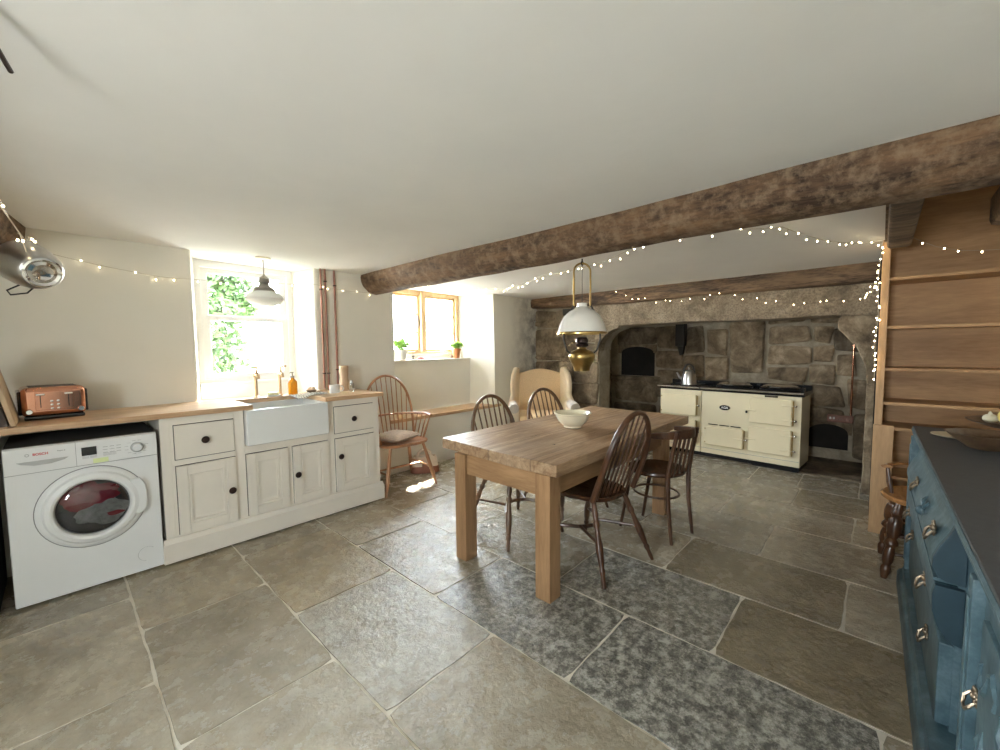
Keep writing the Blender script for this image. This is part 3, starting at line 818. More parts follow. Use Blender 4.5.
def sink_unit():
    t = thing('sink_base_unit', 'long cream painted kitchen base unit with panelled doors, drawers and plinth under the sink window', 'cabinet', (1.155, 3.5, 0))
    Y = 3.235; b = B()
    # carcass frame
    box(b, .405, .455, Y, 3.76, .14, .924, .002); box(b, 1.85, 1.905, Y, 3.76, .14, .924, .002)
    box(b, .455, .47, Y, Y + .03, .14, .924)
    box(b, .80, .86, Y, Y + .03, .14, .924, .001); box(b, 1.445, 1.50, Y, Y + .03, .14, .924, .001)
    for (a, c) in ((.455, .80), (1.50, 1.85)):
        box(b, a, c, Y, Y + .03, .875, .924, .001); box(b, a, c, Y, Y + .03, .615, .65, .001)
        box(b, a, c, Y, Y + .03, .14, .17, .001)
    box(b, .86, 1.445, Y, Y + .03, .615, .672, .001); box(b, .86, 1.445, Y, Y + .03, .14, .17, .001); box(b, 1.14, 1.17, Y, Y + .03, .17, .615, .001)
    box(b, .44, 1.87, Y + .04, 3.74, .12, .14); box(b, .44, 1.87, 3.7, 3.72, .14, .9); box(b, .82, .84, Y + .03, 3.7, .14, .9); box(b, 1.47, 1.49, Y + .03, 3.7, .14, .9)
    obj('carcass', b, M['cream_paint'], t, world=True)
    b = B(); box(b, .385, 1.925, 3.205, 3.75, .012, .135, .003); prism(b, [(3.205, .135), (3.235, .135), (3.235, .16), (3.224, .158)], 'X', .39, 1.92)
    obj('plinth', b, M['cream_paint'], t, world=True)
    panel_door(t, .474, .797, .175, .61, Y, .765, .39)
    panel_door(t, .864, 1.137, .175, .61, Y, None, None)
    panel_door(t, 1.173, 1.442, .175, .61, Y, 1.195, .395)
    panel_door(t, 1.504, 1.847, .175, .61, Y, 1.535, .465)
    for (x0, x1, kx) in ((.474, .797, .63), (1.504, 1.847, 1.66)):
        b = B(); box(b, x0, x1, Y - .010, Y + .02, .655, .87, .002)
        d = obj('drawer', b, M['cream_paint'], t, world=True)
        g = B(); box(g, x0 - .005, x1 + .005, Y + .001, Y + .003, .649, .877); obj('shadow_gap', g, M['dark_gap'], d, world=True)
        knob(d, kx, Y - .010, .762)
sink_unit()

def sink():
    t = thing('butler_sink', 'white fireclay butler sink with plain front set between the wooden worktops', 'sink', (1.155, 3.4, .67))
    b = B(); x0, x1, y0, y1, z0, z1, w = .866, 1.438, 3.185, 3.64, .674, .925, .022
    # outer shell and hollow basin
    box(b, x0, x1, y0, y0 + w, z0, z1, .008); box(b, x0, x1, y1 - w, y1, z0, z1, .008)
    box(b, x0, x0 + w, y0, y1, z0, z1, .008); box(b, x1 - w, x1, y0, y1, z0, z1, .008); box(b, x0, x1, y0, y1, z0, z0 + .03, .008)
    obj('basin', b, M['ceramic'], t, world=True)
    b = B(); lathe(b, [(.0, 0), (.035, 0), (.037, .004), (.02, .005)], (1.155, 3.45, z0 + .03)); obj('waste', b, M['chrome'], t, world=True)
sink()

def worktop():
    b = B()
    poly = [(-1.6, 3.205), (.915, 3.205), (.915, 3.62), (1.425, 3.62), (1.425, 3.205), (1.945, 3.205), (1.945, 3.775), (-1.6, 3.775)]
    prism(b, poly, 'Z', .925, .958, .004)
    solo('worktop', b, M['worktop'], 'long oak worktop with a wider front edge running behind the sink', 'worktop', (.4, 3.5, .925))
    b = B(); box(b, -.9, -.27, 3.25, 3.75, 0, .92, .004); solo('dark_cupboard', b, M['soot'], 'dark unit at the left frame edge beside the washing machine', 'cupboard', (-.58, 3.5, 0))
worktop()

def washer():
    t = thing('washing_machine', 'white front loading washing machine with red laundry behind its round door', 'washing machine', (.088, 3.5, 0))
    x0, x1, Y = -.216, .388, 3.225
    b = B(); box(b, x0, x1, Y, 3.74, .012, .85, .008); obj('body', b, M['white_metal'], t, world=True)
    b = B(); box(b, x0 + .004, x1 - .004, Y + .012, 3.735, .845, .853, .001); obj('top_shade', b, M['dark_gap'], t, world=True)  # dark sheet over the white top, standing for the shade under the worktop
    for x in (x0 + .05, x1 - .05):
        for y in (Y + .06, 3.68):
            f = B(); lathe(f, [(.018, 0), (.018, .015), (.008, .016)], (x, y, 0), 12); obj('foot', f, M['black_iron'], t, world=True)
    # control fascia
    b = B(); box(b, x0 + .002, x1 - .002, Y - .012, Y + .01, .712, .846, .005); fa = obj('control_panel', b, M['white_metal'], t, world=True)
    g = B(); box(g, x0 + .004, x1 - .004, Y - .0125, Y - .010, .7115, .7135); box(g, .0425, .0445, Y - .0128, Y - .010, .714, .845); obj('panel_seam', g, M['grey_ink'], fa, world=True)
    b = B(); prism(b, [(-.17, .775), (.015, .775), (.0, .764), (-.05, .752), (-.11, .752), (-.155, .764)], 'Y', Y - .020, Y - .010, .001); obj('detergent_drawer_handle', b, M['grey_plastic'], fa, world=True)
    b = B(); box(b, .065, .125, Y - .0135, Y - .010, .765, .812); dsp = obj('display', b, M['black_gloss'], fa, world=True)
    for x in (.066, .0965):
        b = B(); box(b, x, x + .028, Y - .0155, Y - .012, .748, .761, .001); obj('button', b, M['light_grey_plastic'], fa, world=True)
    b = B(); lathe(b, [(.030, 0), (.030, .006), (.027, .008)], (.295, Y - .010, .775), 28, RX(PI / 2)); obj('dial_ring', b, M['grey_plastic'], fa, world=True)
    b = B(); lathe(b, [(.025, 0), (.024, .020), (.021, .024), (.0, .024)], (.295, Y - .012, .775), 28, RX(PI / 2)); obj('dial', b, M['white_metal'], fa, world=True)
    inv = world_m(t).inverted()
    R = RX(PI / 2)
    text('BOSCH', .017, M['bosch_red'], fa, inv @ T(-.085, Y - .0132, .808) @ R, bold=.0004)
    b = B(); tube(b, [(-.132 + .0065 * math.cos(a), Y - .0128, .808 + .0065 * math.sin(a)) for a in [k * PI / 8 for k in range(16)]], .0009, 6, True); obj('emblem', b, M['grey_ink'], fa, world=True)
    text('Maxx 6', .010, M['grey_ink'], fa, inv @ T(-.01, Y - .0132, .813) @ R)
    b = B()
    rr = random.Random(5)
    for k in range(9):
        x = .15 + (k % 3) * .028; z = .80 - (k // 3) * .016
        box(b, x, x + .02, Y - .0128, Y - .0118, z, z + .002)
    obj('printed_text', b, M['grey_ink'], fa, world=True); b = B()
    for k in range(10):
        a = PI * (.25 + 1.5 * k / 9) if k else .3
        x = .295 + .047 * math.cos(a); z = .775 + .04 * math.sin(a)
        box(b, x - .008, x + .008, Y - .0128, Y - .0118, z, z + .0015); obj('dial_mark', b, M['grey_ink'], fa, world=True); b = B()
    for z in (.752, .758, .764): box(b, .15, .205, Y - .0128, Y - .0118, z, z + .0014)
    obj('printed_text', b, M['grey_ink'], fa, world=True)
    b = B(); box(b, .108, .170, Y - .0130, Y - .0120, .716, .742); obj('energy_sticker', b, plain('yellow_green_sticker', (.72, .80, .42), .4), fa, world=True)
    # door
    cx, cz = .098, .472
    b = B(); lathe(b, [(.222, 0), (.224, .006), (.214, .018), (.200, .022), (.196, .021)], (cx, Y + .002, cz), 56, RX(PI / 2), cap=False)
    obj('door_surround', b, M['white_metal'], t, world=True)
    g = B(); lathe(g, [(.226, 0), (.228, .0015), (.222, .002)], (cx, Y, cz), 56, RX(PI / 2), cap=False); obj('door_gap', g, M['grey_ink'], t, world=True)
    b = B(); lathe(b, [(.2, .0), (.2, .020), (.190, .034), (.170, .040), (.158, .036), (.150, .022), (.148, .0)], (cx, Y, cz), 56, RX(PI / 2), cap=False)
    # latch bulge on the right of the door ring
    hb = [(cx + .155, cz + .12), (cx + .20, cz + .12), (cx + .222, cz + .08), (cx + .228, cz), (cx + .222, cz - .06), (cx + .20, cz - .09), (cx + .17, cz - .09), (cx + .185, cz)]
    prism(b, hb, 'Y', Y - .034, Y - .004, .006)
    dr = obj('door', b, M['white_metal'], t, world=True)
    b = B(); lathe(b, [(.152, .0), (.15, -.06), (.14, -.11), (.0, -.115)], (cx, Y, cz), 48, RX(PI / 2)); obj('drum', b, M['dark_drum'], dr, world=True)
    # drum opening is cut visually by a dark disc just in front of the casing
    b = B(); lathe(b, [(.0, .004), (.149, .004), (.149, .006), (.0, .006)], (cx, Y, cz), 48, RX(PI / 2)); obj('drum_opening', b, M['dark_drum'], dr, world=True)
    b = B()
    def blob(bm, c, r, sc, seed):
        b2 = bmesh.new(); bmesh.ops.create_icosphere(b2, subdivisions=4, radius=r)
        for v in b2.verts:
            n_ = v.co.normalized(); v.co += n_ * r * (.35 * nz(v.co * 14 + Vector((seed, 0, 0))) + .22 * nz(v.co * 34 + Vector((seed, 3, 0))))
        merge(bm, b2, T(*c) @ Matrix.Diagonal((sc[0], sc[1], sc[2], 1)))
    blob(b, (cx - .02, Y - .008, cz + .062), .085, (1.35, .14, .85), 1); obj('red_laundry', b, M['red_cloth'], dr, world=True)
    b = B(); blob(b, (cx + .03, Y - .012, cz - .035), .080, (1.25, .14, .85), 4); obj('grey_laundry', b, M['grey_cloth'], dr, world=True)
    b = B(); blob(b, (cx + .07, Y - .016, cz - .055), .045, (1.1, .18, .35), 8); obj('red_laundry', b, M['red_cloth'], dr, world=True)
    b = B(); lathe(b, [(.151, .020), (.140, .030), (.11, .040), (.06, .046), (.0, .048)], (cx, Y, cz), 48, RX(PI / 2), cap=False); obj('door_glass', b, M['door_glass'], dr, world=True)
    # filter flap
    b = B(); tube(b, [(.31 + .042 * math.cos(a), Y - .001, .115 + .042 * math.sin(a)) for a in [PI * .25 + k * PI * 1.2 / 16 for k in range(17)]], .0012, 6); obj('filter_flap', b, M['grey_plastic'], t, world=True)
washer()

# ---- toaster
def toaster():
    t = thing('toaster', 'shiny copper four slice toaster on the worktop above the washing machine', 'toaster', (-.035, 3.47, .958), math.radians(4))
    b = B(); box(b, -.115, .145, -.005, .25, .018, .185, .030, seg=5); obj('body', b, M['copper'], t)
    b = B(); box(b, -.105, .135, .0, .24, .0, .022, .006); obj('base', b, M['black_gloss'], t)
    b = B(); box(b, -.125, -.108, .015, .235, .03, .165, .008); obj('side_panel', b, M['black_gloss'], t)
    b = B(); box(b, .138, .152, .015, .235, .03, .165, .008); obj('side_panel', b, M['black_gloss'], t)
    b = B(); box(b, -.06, .09, -.010, .0, .055, .16, .003); obj('control_panel', b, M['copper'], t)
    for x in (-.04, .07):
        b = B(); box(b, x - .002, x + .002, -.012, -.008, .07, .15); obj('lever_slot', b, M['black_gloss'], t)
        b = B(); box(b, x - .018, x + .018, -.032, -.010, .138, .150, .004); obj('lever', b, M['chrome'], t)
    for x in (.003, .028):
        for z in (.062, .083, .104):
            b = B(); lathe(b, [(.007, 0), (.0065, .005), (.0, .006)], (x, -.010, z), 14, RX(PI / 2)); obj('button', b, M['chrome'], t)
    for x in (-.085, .118):
        b = B(); lathe(b, [(.015, 0), (.014, .010), (.012, .014), (.0, .014)], (x, -.008, .05), 20, RX(PI / 2)); obj('browning_knob', b, M['chrome'], t)
    for y in (.04, .09, .15, .20):
        b = B(); box(b, -.08, .11, y - .009, y + .009, .1835, .1865); obj('slot', b, M['black_gloss'], t)
toaster()

def boards():
    b = B(); box(b, -.011, .011, 0, .30, 0, .40, .006)
    o = solo('chopping_board', b, M['boardwood'], 'pale wooden chopping board leaning beside the copper toaster', 'chopping board', (-.168, 3.25, .960), local=True); o.rotation_euler = (0, math.radians(-11), 0)
    b = B(); box(b, -.009, .009, 0, .24, 0, .30, .02)
    o = solo('chopping_board', b, M['boardwood'], 'second, lower chopping board behind the taller one at the left frame edge', 'chopping board', (-.265, 3.24, .960), local=True); o.rotation_euler = (0, math.radians(-16), 0)
    b = B(); box(b, -.045, .0, 0, .22, 0, .34, .004)
    o = solo('dark_board', b, M['boarddark'], 'dark board standing between the two pale chopping boards', 'board', (-.186, 3.29, .959), local=True); o.rotation_euler = (0, math.radians(-12), 0)
boards()

# ---- taps and small things round the sink
def taps():
    t = thing('sink_tap', 'brass pillar tap with cross head, left of the pair above the sink', 'tap', (1.085, 3.70, .958), 0, 'taps')
    b = B(); lathe(b, [(.020, 0), (.020, .006), (.011, .010), (.010, .14), (.015, .145), (.015, .165), (.009, .17)], (0, 0, 0), 18); obj('pillar', b, M['brass'], t)
    b = B(); tube(b, [(0, 0, .155), (.0, -.03, .160), (.0, -.055, .158), (.0, -.062, .135)], [.010, .011, .011, .010], 12); obj('spout', b, M['brass'], t)
    b = B(); lathe(b, [(.011, 0), (.013, .01), (.007, .018), (.006, .04), (.008, .045)], (0, -.025, .168), 14)
    tube(b, [(-.032, -.025, .215), (.032, -.025, .215)], .005, 8); tube(b, [(0, -.057, .215), (0, .007, .215)], .005, 8)
    for p in ((-.034, -.025), (.034, -.025), (0, -.059), (0, .009)): sphere(b, (p[0], p[1], .215), .008, 2)
    obj('cross_head', b, M['brass'], t)
    t.scale = (1.15, 1.15, 1.14)
    dup(t, (1.265, 3.70, .958), 0, 'brass pillar tap with cross head, right of the pair above the sink')
taps()

def smalls():
    # soap on dish
    t = thing('soap_dish', 'small dish holding a bar of pale yellow soap on the ledge behind the sink', 'soap dish', (1.20, 3.665, .958))
    b = B(); lathe(b, [(.03, 0), (.05, .006), (.056, .014), (.053, .014), (.045, .008), (.0, .006)], (0, 0, 0), 22); obj('dish', b, M['pot_white'], t)
    b = B(); box(b, -.038, .038, -.024, .024, .009, .034, .010, seg=3); solo('soap_bar', b, M['soap'], 'bar of pale yellow soap lying in the dish between the taps', 'soap', (1.20, 3.665, .958), local=True)
    t = thing('soap_bottle', 'amber glass pump bottle standing behind the right end of the sink', 'bottle', (1.36, 3.68, .958))
    b = B(); lathe(b, [(.034, 0), (.037, .004), (.037, .095), (.034, .112), (.020, .128), (.014, .134), (.014, .145)], (0, 0, 0), 26); obj('bottle', b, M['amber'], t)
    b = B(); lathe(b, [(.016, .143), (.016, .158), (.006, .160), (.005, .182), (.010, .183), (.010, .192)], (0, 0, 0), 18); tube(b, [(0, 0, .188), (-.02, -.02, .190), (-.028, -.028, .184)], .004, 8); obj('pump', b, M['zinc'], t)
    t = thing('small_bowl', 'small brown bowl holding pale eggs right of the amber bottle', 'bowl', (1.50, 3.64, .958))
    b = B(); lathe(b, [(.02, 0), (.035, .012), (.045, .03), (.043, .03), (.03, .014), (.0, .008)], (0, 0, 0), 22); obj('bowl', b, M['brownbowl'], t)
    for k, p in enumerate([(-.018, 0), (.018, .008), (.0, -.02), (.002, .022)]):
        b = B(); sphere(b, (0, 0, 0), .018, 3, (1, 1, 1.2)); solo('egg', b, M['egg'], 'pale egg lying in the small brown bowl by the amber bottle', 'egg', (1.50 + p[0], 3.64 + p[1], .958 + .034), group='eggs in the small bowl', local=True)
    b = B()
    N, Mm = 18, 14
    g = [[None] * (Mm + 1) for _ in range(N + 1)]
    for i in range(N + 1):
        for j in range(Mm + 1):
            u, v = i / N, j / Mm
            x = 1.30 + .26 * u; y = 3.44 + .17 * v; z = .962 + .014 * abs(nz((u * 6, v * 3, 2))) + .004
            if x < 1.43 and y < 3.63: z -= max(0, (3.63 - y)) * .12 * (1 - max(0, (x - 1.36) / .07) if x > 1.36 else 1)
            g[i][j] = b.verts.new((x, y, z))
    for i in range(N):
        for j in range(Mm): b.faces.new((g[i][j], g[i + 1][j], g[i + 1][j + 1], g[i][j + 1]))
    o = solo('tea_towel', b, M['towel'], 'striped white tea towel draped over the right back corner of the sink', 'tea towel', (1.45, 3.5, .958)); sm = o.modifiers.new('thick', 'SOLIDIFY'); sm.thickness = .003
    t = thing('enamel_mug', 'pale enamel mug standing on the worktop right of the sink', 'mug', (1.64, 3.50, .958))
    b = B(); lathe(b, [(.038, 0), (.042, .003), (.042, .068), (.045, .072), (.041, .072), (.039, .006), (.0, .005)], (0, 0, 0), 26); obj('cup', b, M['pot_white'], t)
    b = B(); tube(b, [(.035, -.02, .06), (.062, -.03, .056), (.068, -.033, .035), (.058, -.029, .016), (.036, -.02, .014)], .0045, 8); obj('handle', b, M['pot_white'], t)
    b = B(); lathe(b, [(.036, 0), (.041, .01), (.037, .04), (.041, .08), (.036, .12), (.040, .17), (.042, .225), (.036, .232), (.03, .22)], (0, 0, 0), 22)
    solo('wooden_jar', b, wood('pale_turned_wood', (.40, .27, .17), (.62, .46, .32), 'Z', 5, 6, .6, .1, False), 'tall pale wooden jar beside the copper pipes on the worktop', 'jar', (1.79, 3.62, .958), local=True)
    t = thing('clear_bottle', 'small clear bottle with pale cap in front of the wooden jar', 'bottle', (1.80, 3.50, .958))
    b = B(); lathe(b, [(.020, 0), (.022, .003), (.022, .065), (.018, .075), (.010, .08)], (0, 0, 0), 20); obj('bottle', b, M['clear'], t)
    b = B(); lathe(b, [(.011, .078), (.011, .10), (.007, .102)], (0, 0, 0), 16); obj('cap', b, M['pot_white'], t)
    # wooden scrubbing brush lying by the bowl
    t = thing('scrubbing_brush', 'small wooden scrubbing brush lying between the egg bowl and the mug', 'brush', (1.575, 3.60, .958), .5)
    b = B(); box(b, -.05, .05, -.018, .018, .014, .028, .006); obj('handle', b, M['boardwood'], t)
    b = B(); box(b, -.045, .045, -.014, .014, 0, .015, .002); obj('bristles', b, M['egg'], t)
smalls()

# ---- copper pipes on the wall
def pipes():
    labels = ['left one of three copper pipes running down the wall right of the sink window',
              'middle one of three copper pipes, just right of the left one',
              'right one of three copper pipes, standing apart from the other two']
    for k, x in enumerate((1.668, 1.708, 1.795)):
        t = thing('copper_pipe', labels[k], 'pipe', (x, 3.755, .958), 0, 'copper pipes')
        b = B(); tube(b, [(0, 0, 0), (0, 0, 1.115)], .0095 if k else .0085, 12); obj('tube', b, M['coppertube'], t)
        for z in ((.985, .22) if k == 0 else (1.0, .16) if k == 1 else (.97, .19)):
            if k == 0: z -= .06
            c = B(); lathe(c, [(.013, -.006), (.013, .006)], (0, 0, z), 14); tube(c, [(0, .006, z), (0, .024, z)], .004, 8); tube(c, [(-.014, -.002, z), (.014, -.002, z)], .006, 8); obj('clip', c, M['bronze'], t)
pipes()

# ---- pendant at the sink
def pendant():
    t = thing('pendant_lamp', 'white opal glass pendant lamp hanging in front of the sink window', 'pendant lamp', (1.165, 3.65, 2.07))
    b = B(); lathe(b, [(.055, .004), (.055, -.006), (.045, -.012), (.0, -.014)], (0, 0, 0), 24); obj('ceiling_rose', b, M['bowlcream'], t)
    b = B(); tube(b, [(0, 0, -.01), (0, 0, -.13)], .005, 8); obj('rod', b, M['zinc'], t)
    b = B(); lathe(b, [(.006, -.125), (.012, -.14), (.030, -.155), (.040, -.165), (.042, -.195), (.034, -.20), (.040, -.215), (.060, -.232), (.078, -.242), (.080, -.262), (.07, -.266)], (0, 0, 0), 28); obj('fitter', b, M['zinc'], t)
    b = B(); lathe(b, [(.070, -.258), (.095, -.272), (.123, -.295), (.137, -.32), (.132, -.338), (.105, -.362), (.06, -.38), (.0, -.388)], (0, 0, 0), 36); obj('lamp_shade', b, M['opal'], t)
pendant()

# ---- oil lamp over the table
def oil_lamp():
    t = thing('oil_lamp', 'hanging oil lamp with white dome shade and brass font over the table', 'oil lamp', (2.40, 1.475, 1.89), math.radians(0))
    ang = math.radians(-47)   # plane of the hoop faces the room's diagonal
    d = Vector((math.cos(ang), math.sin(ang), 0)); R = lambda a, z, o=0: (d.x * a - d.y * o, d.y * a + d.x * o, z)
    b = B()
    pts = [R(-.055, -.28)] + [R(-.055, -.08)] + [R(.055 * math.cos(a), -.055 + .055 * math.sin(a)) for a in [PI - k * PI / 10 for k in range(11)]] + [R(.055, -.08), R(.055, -.28)]
    tube(b, pts, .0065, 10); obj('hanger', b, M['oldbrass'], t)
    b = B(); tube(b, [(0, 0, .03), (0, 0, .0)], .005, 8); tube(b, [(.012 * math.cos(a), 0, -.0 + .012 * math.sin(a)) for a in [k * PI / 6 for k in range(12)]], .0035, 6, True); obj('hook', b, M['black_iron'], t)
    b = B(); tube(b, [(0, 0, -.01), (0, 0, -.29)], .0022, 6); obj('chain', b, M['black_iron'], t)
    for s in (-1, 1):
        b = B(); tube(b, [R(s * .055, -.27), R(s * .085, -.33, .0), R(s * .12, -.40), R(s * .122, -.50), R(s * .10, -.575), R(s * .055, -.615), R(s * .03, -.615)], .006, 8); obj('side_arm', b, M['black_iron'], t)
    b = B(); lathe(b, [(.034, -.262), (.034, -.285), (.045, -.295), (.085, -.315), (.122, -.35), (.148, -.40), (.164, -.455), (.160, -.457), (.143, -.402), (.117, -.355), (.080, -.322), (.040, -.303), (.028, -.290), (.028, -.262)], (0, 0, 0), 40, cap=False); obj('lamp_shade', b, M['white_shade'], t)
    b = B(); lathe(b, [(.163, -.452), (.168, -.458), (.168, -.468), (.160, -.468), (.158, -.455)], (0, 0, 0), 40, cap=False); obj('shade_ring', b, M['oldbrass'], t)
    b = B(); lathe(b, [(.024, -.485), (.034, -.49), (.042, -.505), (.040, -.522), (.032, -.528), (.043, -.535), (.040, -.548), (.024, -.556)], (0, 0, 0), 24); obj('burner', b, M['bronze'], t)
    b = B(); lathe(b, [(.024, -.552), (.030, -.566), (.050, -.574), (.070, -.583), (.083, -.597), (.088, -.612), (.085, -.630), (.076, -.650), (.064, -.672), (.056, -.692), (.053, -.712), (.0, -.716)], (0, 0, 0), 32); obj('font', b, M['oldbrass'], t)
    b = B(); tube(b, [R(-.03, -.52), R(-.06, -.525)], .003, 6); lathe(b, [(.008, -.003), (.008, .003)], R(-.062, -.525), 12); obj('wick_knob', b, M['oldbrass'], t)
oil_lamp()

# ---------------------------------------------------------------- dining table
def table():
    t = thing('dining_table', 'big old farmhouse table of thick worn planks on square pine legs', 'table', (2.655, 1.665, 0))
    b = B(); box(b, -.975, .96, -.487, .462, .678, .745, .007, seg=2)
    bmesh.ops.subdivide_edges(b, edges=[e for e in b.edges if e.calc_length() > .8], cuts=24)
    for v in b.verts:
        k = .004
        if v.co.x < -.5: v.co.x += .035 * max(0, (v.co.y + .1) / .55)
        v.co += Vector((0, k * nz(v.co, 5), k * nz(v.co + Vector((3, 0, 0)), 4)))
    top = obj('tabletop', b, M['tabletop'], t)
    g = B()
    rr = random.Random(2)
    for (x, y, l, w) in ((-.62, -.22, .03, .005), (-.50, .02, .10, .0022), (.35, -.3, .08, .002), (.5, .2, .12, .002)):
        pts = [(x + l * (k / 8 - .5), y + .004 * math.sin(k * 1.3)) for k in range(9)]
        poly = [(p[0], p[1] + w * math.sin(PI * i / 8)) for i, p in enumerate(pts)] + [(p[0], p[1] - w * math.sin(PI * i / 8)) for i, p in list(enumerate(pts))[::-1][1:-1]]
        prism(g, poly, 'Z', .742, .7455)
    obj('cracks', g, M['dark_gap'], top)
    legs = ((-.976, -.945), )
    for (x, y) in ((-.978, -.448), (-.978, .195), (.532, -.485 + .03), (.532, .195)):
        b = B(); box(b, x, x + .097, y, y + .097, 0, .68, .004); obj('leg', b, M['pine_leg'], t)
    b = B(); box(b, -.88, .532, -.425, -.395, .555, .68, .003); obj('apron', b, M['pine_x'], t)
    b = B(); box(b, -.88, .532, .235, .265, .555, .68, .003); obj('apron', b, M['pine_x'], t)
    b = B(); box(b, -.96, -.93, -.352, .197, .555, .68, .003); obj('apron', b, M['pine_y'], t)
    b = B(); box(b, .565, .595, -.352, .197, .555, .68, .003); obj('apron', b, M['pine_y'], t)
table()

b = B(); lathe(b, [(.060, 0), (.066, .003), (.064, .012), (.078, .022), (.105, .048), (.122, .082), (.128, .098), (.138, .104), (.139, .110), (.128, .112), (.118, .096), (.098, .05), (.065, .025), (.0, .02)], (0, 0, 0), 44)
solo('mixing_bowl', b, M['bowlcream'], 'cream stoneware mixing bowl on the farmhouse table', 'bowl', (2.575, 1.66, .746), local=True)

# ---------------------------------------------------------------- chairs
def turned_leg(p0, p1, r=.018, style=0, seg=12):
    """p0 top, p1 foot"""
    prof = [(0, .75), (.08, .8), (.16, 1.0), (.24, .75), (.26, 1.05), (.30, 1.1), (.33, .72), (.40, .85), (.52, 1.15), (.60, 1.18), (.72, .95), (.78, .70), (.80, .95), (.83, .92), (.86, .66), (.93, .72), (1, .58)]
    if style == 1: prof = [(0, .8), (.1, .85), (.3, .95), (.5, 1.05), (.62, 1.15), (.66, .9), (.70, 1.15), (.78, 1.0), (1, .6)]
    if style == 2: prof = [(0, .9), (.10, 1.15), (.14, 1.5), (.18, 1.1), (.22, 1.5), (.30, 1.7), (.40, 1.5), (.46, 1.0), (.50, 1.5), (.54, 1.6), (.58, 1.0), (.66, 1.3), (.76, 1.25), (.82, .85), (.86, 1.2), (.90, 1.15), (1, .7)]
    p0, p1 = Vector(p0), Vector(p1)
    b = B(); tube(b, [p0.lerp(p1, t) for t, _ in prof], [r * k for _, k in prof], seg); return b

def seat_bm(w=.205, dfront=.20, dback=.20, z=.45, th=.035, e=.62, dish=.014):
    b = B(); N = 40; rings = []
    for s, dz in ((.0, -dish), (.35, -dish), (.65, -dish * .8), (.85, -dish * .25), (.97, 0), (1.0, -.006), (.98, -th * .7), (.88, -th), (.0, -th)):
        ring = []
        for k in range(N):
            a = 2 * PI * k / N; c, s_ = math.cos(a), math.sin(a)
            ex = e if s_ > 0 else e * 1.25
            x = math.copysign(abs(c) ** ex, c) * w * (1.04 if s_ > 0 else .93); y = math.copysign(abs(s_) ** ex, s_) * (dfront if s_ > 0 else dback)
            zz = z + dz
            if s_ > .5 and dz > -.02 and s > .3: zz += .006 * (1 - min(1, abs(x) / .06)) - .003
            ring.append(b.verts.new((x * max(s, .001), y * max(s, .001), zz)))
        rings.append(ring)
    for A, C in zip(rings[:-1], rings[1:]):
        for k in range(N): b.faces.new((A[k], A[(k + 1) % N], C[(k + 1) % N], C[k]))
    b.faces.new(rings[0]); b.faces.new(rings[-1][::-1]); return b

def hoop_chair(name, label, loc, rz, wm, sm, group):
    """Windsor hoop-back side chair; local +y is the front"""
    t = thing(name, label, 'chair', loc, rz, group)
    obj('seat', seat_bm(), sm, t)
    z0, H_, W, y0, lean = .445, .515, .225, -.165, .16
    bow = []
    for k in range(33):
        a = PI * k / 32; x = -W * math.cos(a); h = math.sin(a) ** .72
        wide = 1 + .0 * h - .10 * (1 - h)
        bow.append((x * wide, y0 - lean * h - .015 * math.sin(PI * h), z0 + H_ * h))
    b = B(); tube(b, bow, .014, 10, flat=1.25); obj('back_hoop', b, wm, t)
    n = 8
    for i in range(n):
        u = (i - (n - 1) / 2) / ((n - 1) / 2); xb = u * .145; xt = u * .172
        a = math.acos(-xt / W); h = math.sin(a) ** .72; top = Vector((xt * .99, y0 - lean * h - .015 * math.sin(PI * h), z0 + H_ * h - .005)); bot = Vector((xb, y0 + .012, z0 - .005))
        b = B(); tube(b, [bot, bot.lerp(top, .3), bot.lerp(top, .55), top], [.006, .0078, .007, .005], 8); obj('spindle', b, wm, t)
    L = {}
    for sx in (-1, 1):
        for sy in (-1, 1):
            p0 = Vector((sx * .145, .13 if sy > 0 else -.13, .43)); p1 = Vector((sx * .245, .245 if sy > 0 else -.285, 0)); L[sx, sy] = (p0, p1)
            obj('leg', turned_leg(p0, p1, .0185), wm, t)
    at = lambda k, f: L[k][0].lerp(L[k][1], f)
    A, C = at((-1, 1), .52), at((1, 1), .52)
    arc = [Vector((A.x + (C.x - A.x) * k / 14, A.y - .21 * math.sin(PI * k / 14) ** .8, A.z)) for k in range(15)]
    b = B(); tube(b, arc, .0115, 8)
    for sx, kk in ((-1, 4), (1, 10)): tube(b, [at((sx, -1), .52), arc[kk]], [.008, .0105], 8)
    obj('stretcher', b, wm, t)
    return t
G = 'hoop back dining chairs'
cA = hoop_chair('dining_chair', 'dark wooden hoop-back chair nearest the camera, pulled out on the right of the table', (2.275, 1.325, 0), math.radians(-8), M['darkwood'], M['darkseat'], G)
cB = hoop_chair('dining_chair', 'brown hoop-back chair on the window side of the table, near its left corner', (2.24, 1.94, 0), PI - math.radians(12), M['midwood'], M['midseat'], G)
dup(cB, (2.89, 1.93, 0), PI - math.radians(16), 'brown hoop-back chair on the window side, farther along, in front of the wing armchair')

